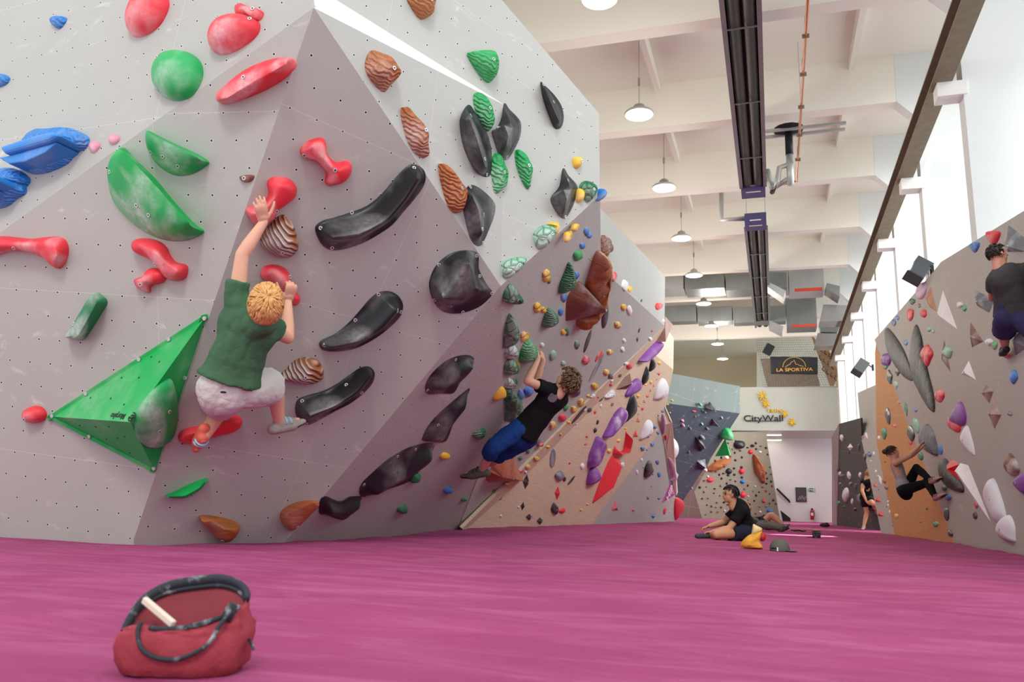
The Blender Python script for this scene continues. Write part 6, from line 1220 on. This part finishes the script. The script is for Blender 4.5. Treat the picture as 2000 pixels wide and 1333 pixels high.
for s_ in range(1, 7):
    t_ = s_ / 6
    for i, q in enumerate(rc):
        p0 = b.v[last * n + i]; p1 = LP(q.x, q.y, q.z); bul = math.sin(t_ * PI) * (15 * noise.noise(V((i * .22, t_ * 2.0, 1))) + 6 * noise.noise(V((i * .6, t_ * 4, 7))) + 3); out = (rx * q.x + fy_ * q.y).normalized()
        b.v.append(p0.lerp(p1, t_) + out * bul * sc)
for s_ in range(1, 6):
    t_ = s_ / 5
    for q in rc: b.v.append(LP(q.x * (1 - .12 * t_) , q.y * (1 - .15 * t_), q.z * (1 - t_) + (38 + 0 * q.z) * t_))
R_n = len(b.v) // n
for r in range(R_n - 1):
    for i in range(n): b.f.append((r * n + i, r * n + (i + 1) % n, (r + 1) * n + (i + 1) % n, (r + 1) * n + i))
b.f.append(tuple((R_n - 1) * n + i for i in range(n))); b.f.append(tuple(reversed(range(n))))
bag = empty('chalk_bag', O); body = b.build('bag_body', m_bag, bag, smooth=True); body.data.materials.append(m_line)
for p_ in body.data.polygons:
    if min(p_.vertices) >= (len(prof) + 6 - 1) * n: p_.material_index = 1
back = [LP(*q) for q in crv([(-124, -8, 78)] + rim[:8] + [(113, 20, 152)], 6, False)]
MB().tube([p + V((0, 0, 2 * sc)) for p in back], [(8 + 6 * math.sin(i / len(back) * PI)) * sc for i in range(len(back))], 10, .75, V((0, 0, 1))).build('zip_frame', m_trim, bag, smooth=True)
MB().tube([p + V((0, 0, -9 * sc)) - fy_ * 5 * sc for p in back[3:-3]], 5 * sc, 8).build('zip_piping', m_trim, bag, smooth=True)
MB().tube([LP(*q) - fy_ * 1 * sc for q in crv([(108, -10, 142), (94, -44, 128), (58, -66, 113), (18, -72, 103), (-22, -70, 99), (-46, -66, 100)], 5, False)], 5.5 * sc, 8).build('front_piping', m_trim, bag, smooth=True)
MB().tube([LP(*q) for q in crv([(-62, -72, 112), (-64, -80, 96), (-50, -92, 66), (-20, -98, 48), (20, -100, 44), (55, -98, 56), (82, -92, 78), (94, -78, 110), (103, -62, 132), (104, -44, 150)], 6, False)], 4.6 * sc, 8).build('handle', m_trim, bag, smooth=True)
MB().tube([LP(98, -56, 118), LP(103, -50, 136), LP(106, -40, 152)], [11 * sc, 12 * sc, 9 * sc], 8, .4).build('handle_tab', m_trim, bag, smooth=True)
MB().tube([LP(132, 0, 72), LP(142, -10, 62), LP(146, -14, 52)], [3 * sc, 4 * sc, 3 * sc], 6).build('pull_tab', m_trim, bag, smooth=True)
tag(bag, 'open red chalk bag with black trim and looped handle standing on the mat in front', 'bag')
a_, c_ = LP(-84, -20, 152), LP(-2, -62, 108); d_ = (c_ - a_).normalized(); u_ = V((0, 0, 1)); s_ = d_.cross(u_).normalized(); u_ = s_.cross(d_); Rb = Matrix((d_, s_, u_)).transposed(); L_ = (c_ - a_).length
br = MB().box((0, -6 * sc, -7 * sc), (L_, 6 * sc, 7 * sc), Rb, a_).build('brush', m_brush); md = br.modifiers.new('b', 'BEVEL'); md.width = .003; md.segments = 3
tag(br, 'pale wooden brush handle sticking out of the red chalk bag', 'brush')
# yellow bag beside the sitting man
def blobcard(name, pts, base, depth, mat, lab, cat, namp=.02, parent=None):
    """closed crumpled body with the given front outline standing at the floor point, as deep as it is said"""
    w = floor_hit(*base); fn = -(Q(base[0], base[1], w) - CAM); fn.z = 0; fn.normalize(); o0 = Q(base[0], base[1], w); up = V((0, 0, 1)); rt_ = up.cross(fn).normalized(); sc_ = w / FPX
    P2 = [((u - base[0]) * sc_, -(v - base[1]) * sc_) for u, v in pts]; ol = cat_rom(P2, 4); cx = sum(p[0] for p in ol) / len(ol); cy = sum(p[1] for p in ol) / len(ol); b = MB(); n = len(ol); rr = []
    for sgn in (1, -1):
        for t in ((1, .8, .55, .3, .08) if sgn == 1 else (.08, .3, .55, .8)): rr.append((t, sgn))
    rr = [(t, -1) for t in (.08, .3, .55, .8)] + [(1, 0)] + [(t, 1) for t in (.8, .55, .3, .08)]
    for t, sg in rr:
        for (x, y) in ol:
            X, Y = cx + (x - cx) * t, cy + (y - cy) * t; dz = sg * depth / 2 * math.sqrt(max(0, 1 - t * t)) * (.6 + .4 * min(1, max(0, 1 - Y / (max(q[1] for q in ol) + .01)))); p = o0 + rt_ * X + up * (Y + .004) + fn * dz
            p += fn * sg * noise.noise(p * 14) * namp * (1 - t * .3); b.v.append(p)
    for r in range(len(rr) - 1):
        for i in range(n): b.f.append((r * n + i, r * n + (i + 1) % n, (r + 1) * n + (i + 1) % n, (r + 1) * n + i))
    b.f.append(tuple((len(rr) - 1) * n + i for i in range(n))); b.f.append(tuple(reversed(range(n))))
    o = b.build(name, mat, parent, auto=math.radians(35))
    if lab: tag(o, lab, cat)
    return o
Z8 = lambda s: [(1340 + x / 8.332, 930 + y / 8.332) for x, y in P_(s)]
m_yb = flat('bag_yellow_cloth', '#e2a43c', .8, var=.12, nscale=14, bump=.4, bscale=30); m_yp = flat('bag_paper', '#ddc98f', .8, var=.2, nscale=35)
t = empty('cloth_bag', Q(1468, 1073, floor_hit(1468, 1073)))
blobcard('bag_body', Z8('900,1160 910,1095 1000,1000 1075,955 1150,930 1235,900 1225,980 1200,1070 1245,1160 1230,1195 1100,1195 960,1190'), (1468, 1072.5), .16, m_yb, None, None, .03, t)
blobcard('paper_top', Z8('1065,985 1080,900 1095,815 1115,800 1160,825 1235,862 1232,905 1160,945 1110,975'), (1468, 1072.5), .10, m_yp, None, None, .02, t)
tag(t, 'crumpled yellow bag with pale printed top standing beside the sitting man', 'bag')
w_ = floor_hit(1488, 1058); c = Q(1489, 1051, w_ + .1); c.z = floorz(c.x, c.y) + wave(c.x, c.y) + .05
tag(MB().ball(c, (.045, .045, .05), 16).build('apple', flat('apple_red', '#c4302a', .4, var=.1), smooth=True), 'small red round fruit behind the yellow bag', 'fruit')
# cap
w_ = floor_hit(1523, 1077); c = Q(1523, 1077, w_); c.z = floorz(c.x, c.y) + wave(c.x, c.y) + .002; m_cap = flat('cap_olive', '#5e5f54', .9, var=.15, nscale=25); t = empty('baseball_cap', c); s_ = w_ / FPX
b = MB(); N_ = 28; 
for (r, z) in ((18.5, 0), (18.8, 5), (18, 10), (15.5, 15.5), (10.5, 20), (5, 22.2), (.6, 22.8)):
    for i in range(N_): a = 2 * PI * i / N_; b.v.append(c + V((r * math.cos(a), r * math.sin(a) * 1.05, z)) * s_)
for r in range(6):
    for i in range(N_): b.f.append((r * N_ + i, r * N_ + (i + 1) % N_, (r + 1) * N_ + (i + 1) % N_, (r + 1) * N_ + i))
b.f.append(tuple(6 * N_ + i for i in range(N_))); o = b.build('crown', m_cap, t, smooth=True)
b = MB(); rr_ = []
for i in range(13):
    a = -1.1 + 2.2 * i / 12; b.v.append(c + V((17.5 * math.cos(a), 18 * math.sin(a), 2.5)) * s_); b.v.append(c + V((17.5 * math.cos(a) + 15 * math.cos(a * .8) ** .7, 19 * math.sin(a), 1.2)) * s_)
for i in range(12): b.f.append((2 * i, 2 * i + 1, 2 * i + 3, 2 * i + 2))
br = b.build('brim', m_cap, t, smooth=True); md = br.modifiers.new('s', 'SOLIDIFY'); md.thickness = .005
MB().ball(c + V((0, 0, 23)) * s_, 1.4 * s_, 8).build('button', m_cap, t, smooth=True)
q = (CAM - c); q.z = 0; q.normalize(); r_ = V((0, 0, 1)).cross(q)
MB().box((-1.2 * s_, -.002, 0), (1.2 * s_, .002, 7 * s_), Matrix((r_, q, V((0, 0, 1)))).transposed(), c + q * 19.2 * s_ + r_ * -4 * s_).build('strap_buckle', m_white, t)
MB().tube([c + (q * math.cos(a) + r_ * math.sin(a)) * 18.7 * s_ + V((0, 0, 5 * s_)) for a in [-.9 + .1 * i for i in range(8)]], 1.6 * s_, 6).build('back_opening', m_black, t, smooth=True)
tag(t, 'dark olive baseball cap lying on the mat right of the yellow bag', 'cap')
# black chalk pot
w_ = floor_hit(1595, 1051.5); c = Q(1595, 1051.5, w_); c.z = floorz(c.x, c.y) + wave(c.x, c.y) + .002; s_ = w_ / FPX; t = empty('chalk_pot', c)
MB().tube([c + V((0, 0, z)) * s_ for z in (0, 1, 8, 14)], [7 * s_, 7.6 * s_, 7.8 * s_, 7.6 * s_], 18).build('pot_body', m_trim, t, smooth=True)
MB().tube([c + V((0, 0, z)) * s_ for z in (14, 15.5)], [8 * s_, 7.8 * s_], 18).build('rim_band', flat('trim_orange', '#c98a3a', .7, var=0), t)
MB().tube([c + V((-6, -2, 1)) * s_, c + V((-12, -4, 1.2)) * s_, c + V((-18, -2, .8)) * s_], 1.0 * s_, 6).build('buckle_strap', m_trim, t)
tag(t, 'small black chalk pot with orange rim standing on the mat in the middle distance', 'chalk pot')
a_ = [Q(u, v, floor_hit(u, v) * .995) for u, v in ((1546, 1037), (1553, 1038.5), (1560, 1038), (1568, 1039.5), (1573, 1038.5))]
tag(MB().tube([V((p.x, p.y, floorz(p.x, p.y) + wave(p.x, p.y) + .015)) for p in a_], .014, 6).build('strap', m_trim, smooth=True), 'dark strap lying on the mat right of the shoes of the lying people', 'strap')
c = Q(1611, 1030, floor_hit(1611, 1030)); c.z = floorz(c.x, c.y) + .05
tag(MB().ball(c, (.14, .09, .06), 12).ball(c + V((.05, 0, .03)), (.06, .06, .05), 10).build('chalk_pouch', flat('pouch_maroon', '#4a2a33', .8, var=.1), smooth=True), 'tiny dark maroon pouch on the mat before the white wall', 'pouch')
# sunlight through a gap between the frames, falling on the mat
c = Q(1575, 1047, floor_hit(1575, 1047)); light('sunbeam', 'SPOT', (3.3, c.y + .3, 8.0), (c.x, c.y, 0), 14000, (1, .96, .9), spot_size=math.radians(8), spot_blend=.25, shadow_soft_size=.02)
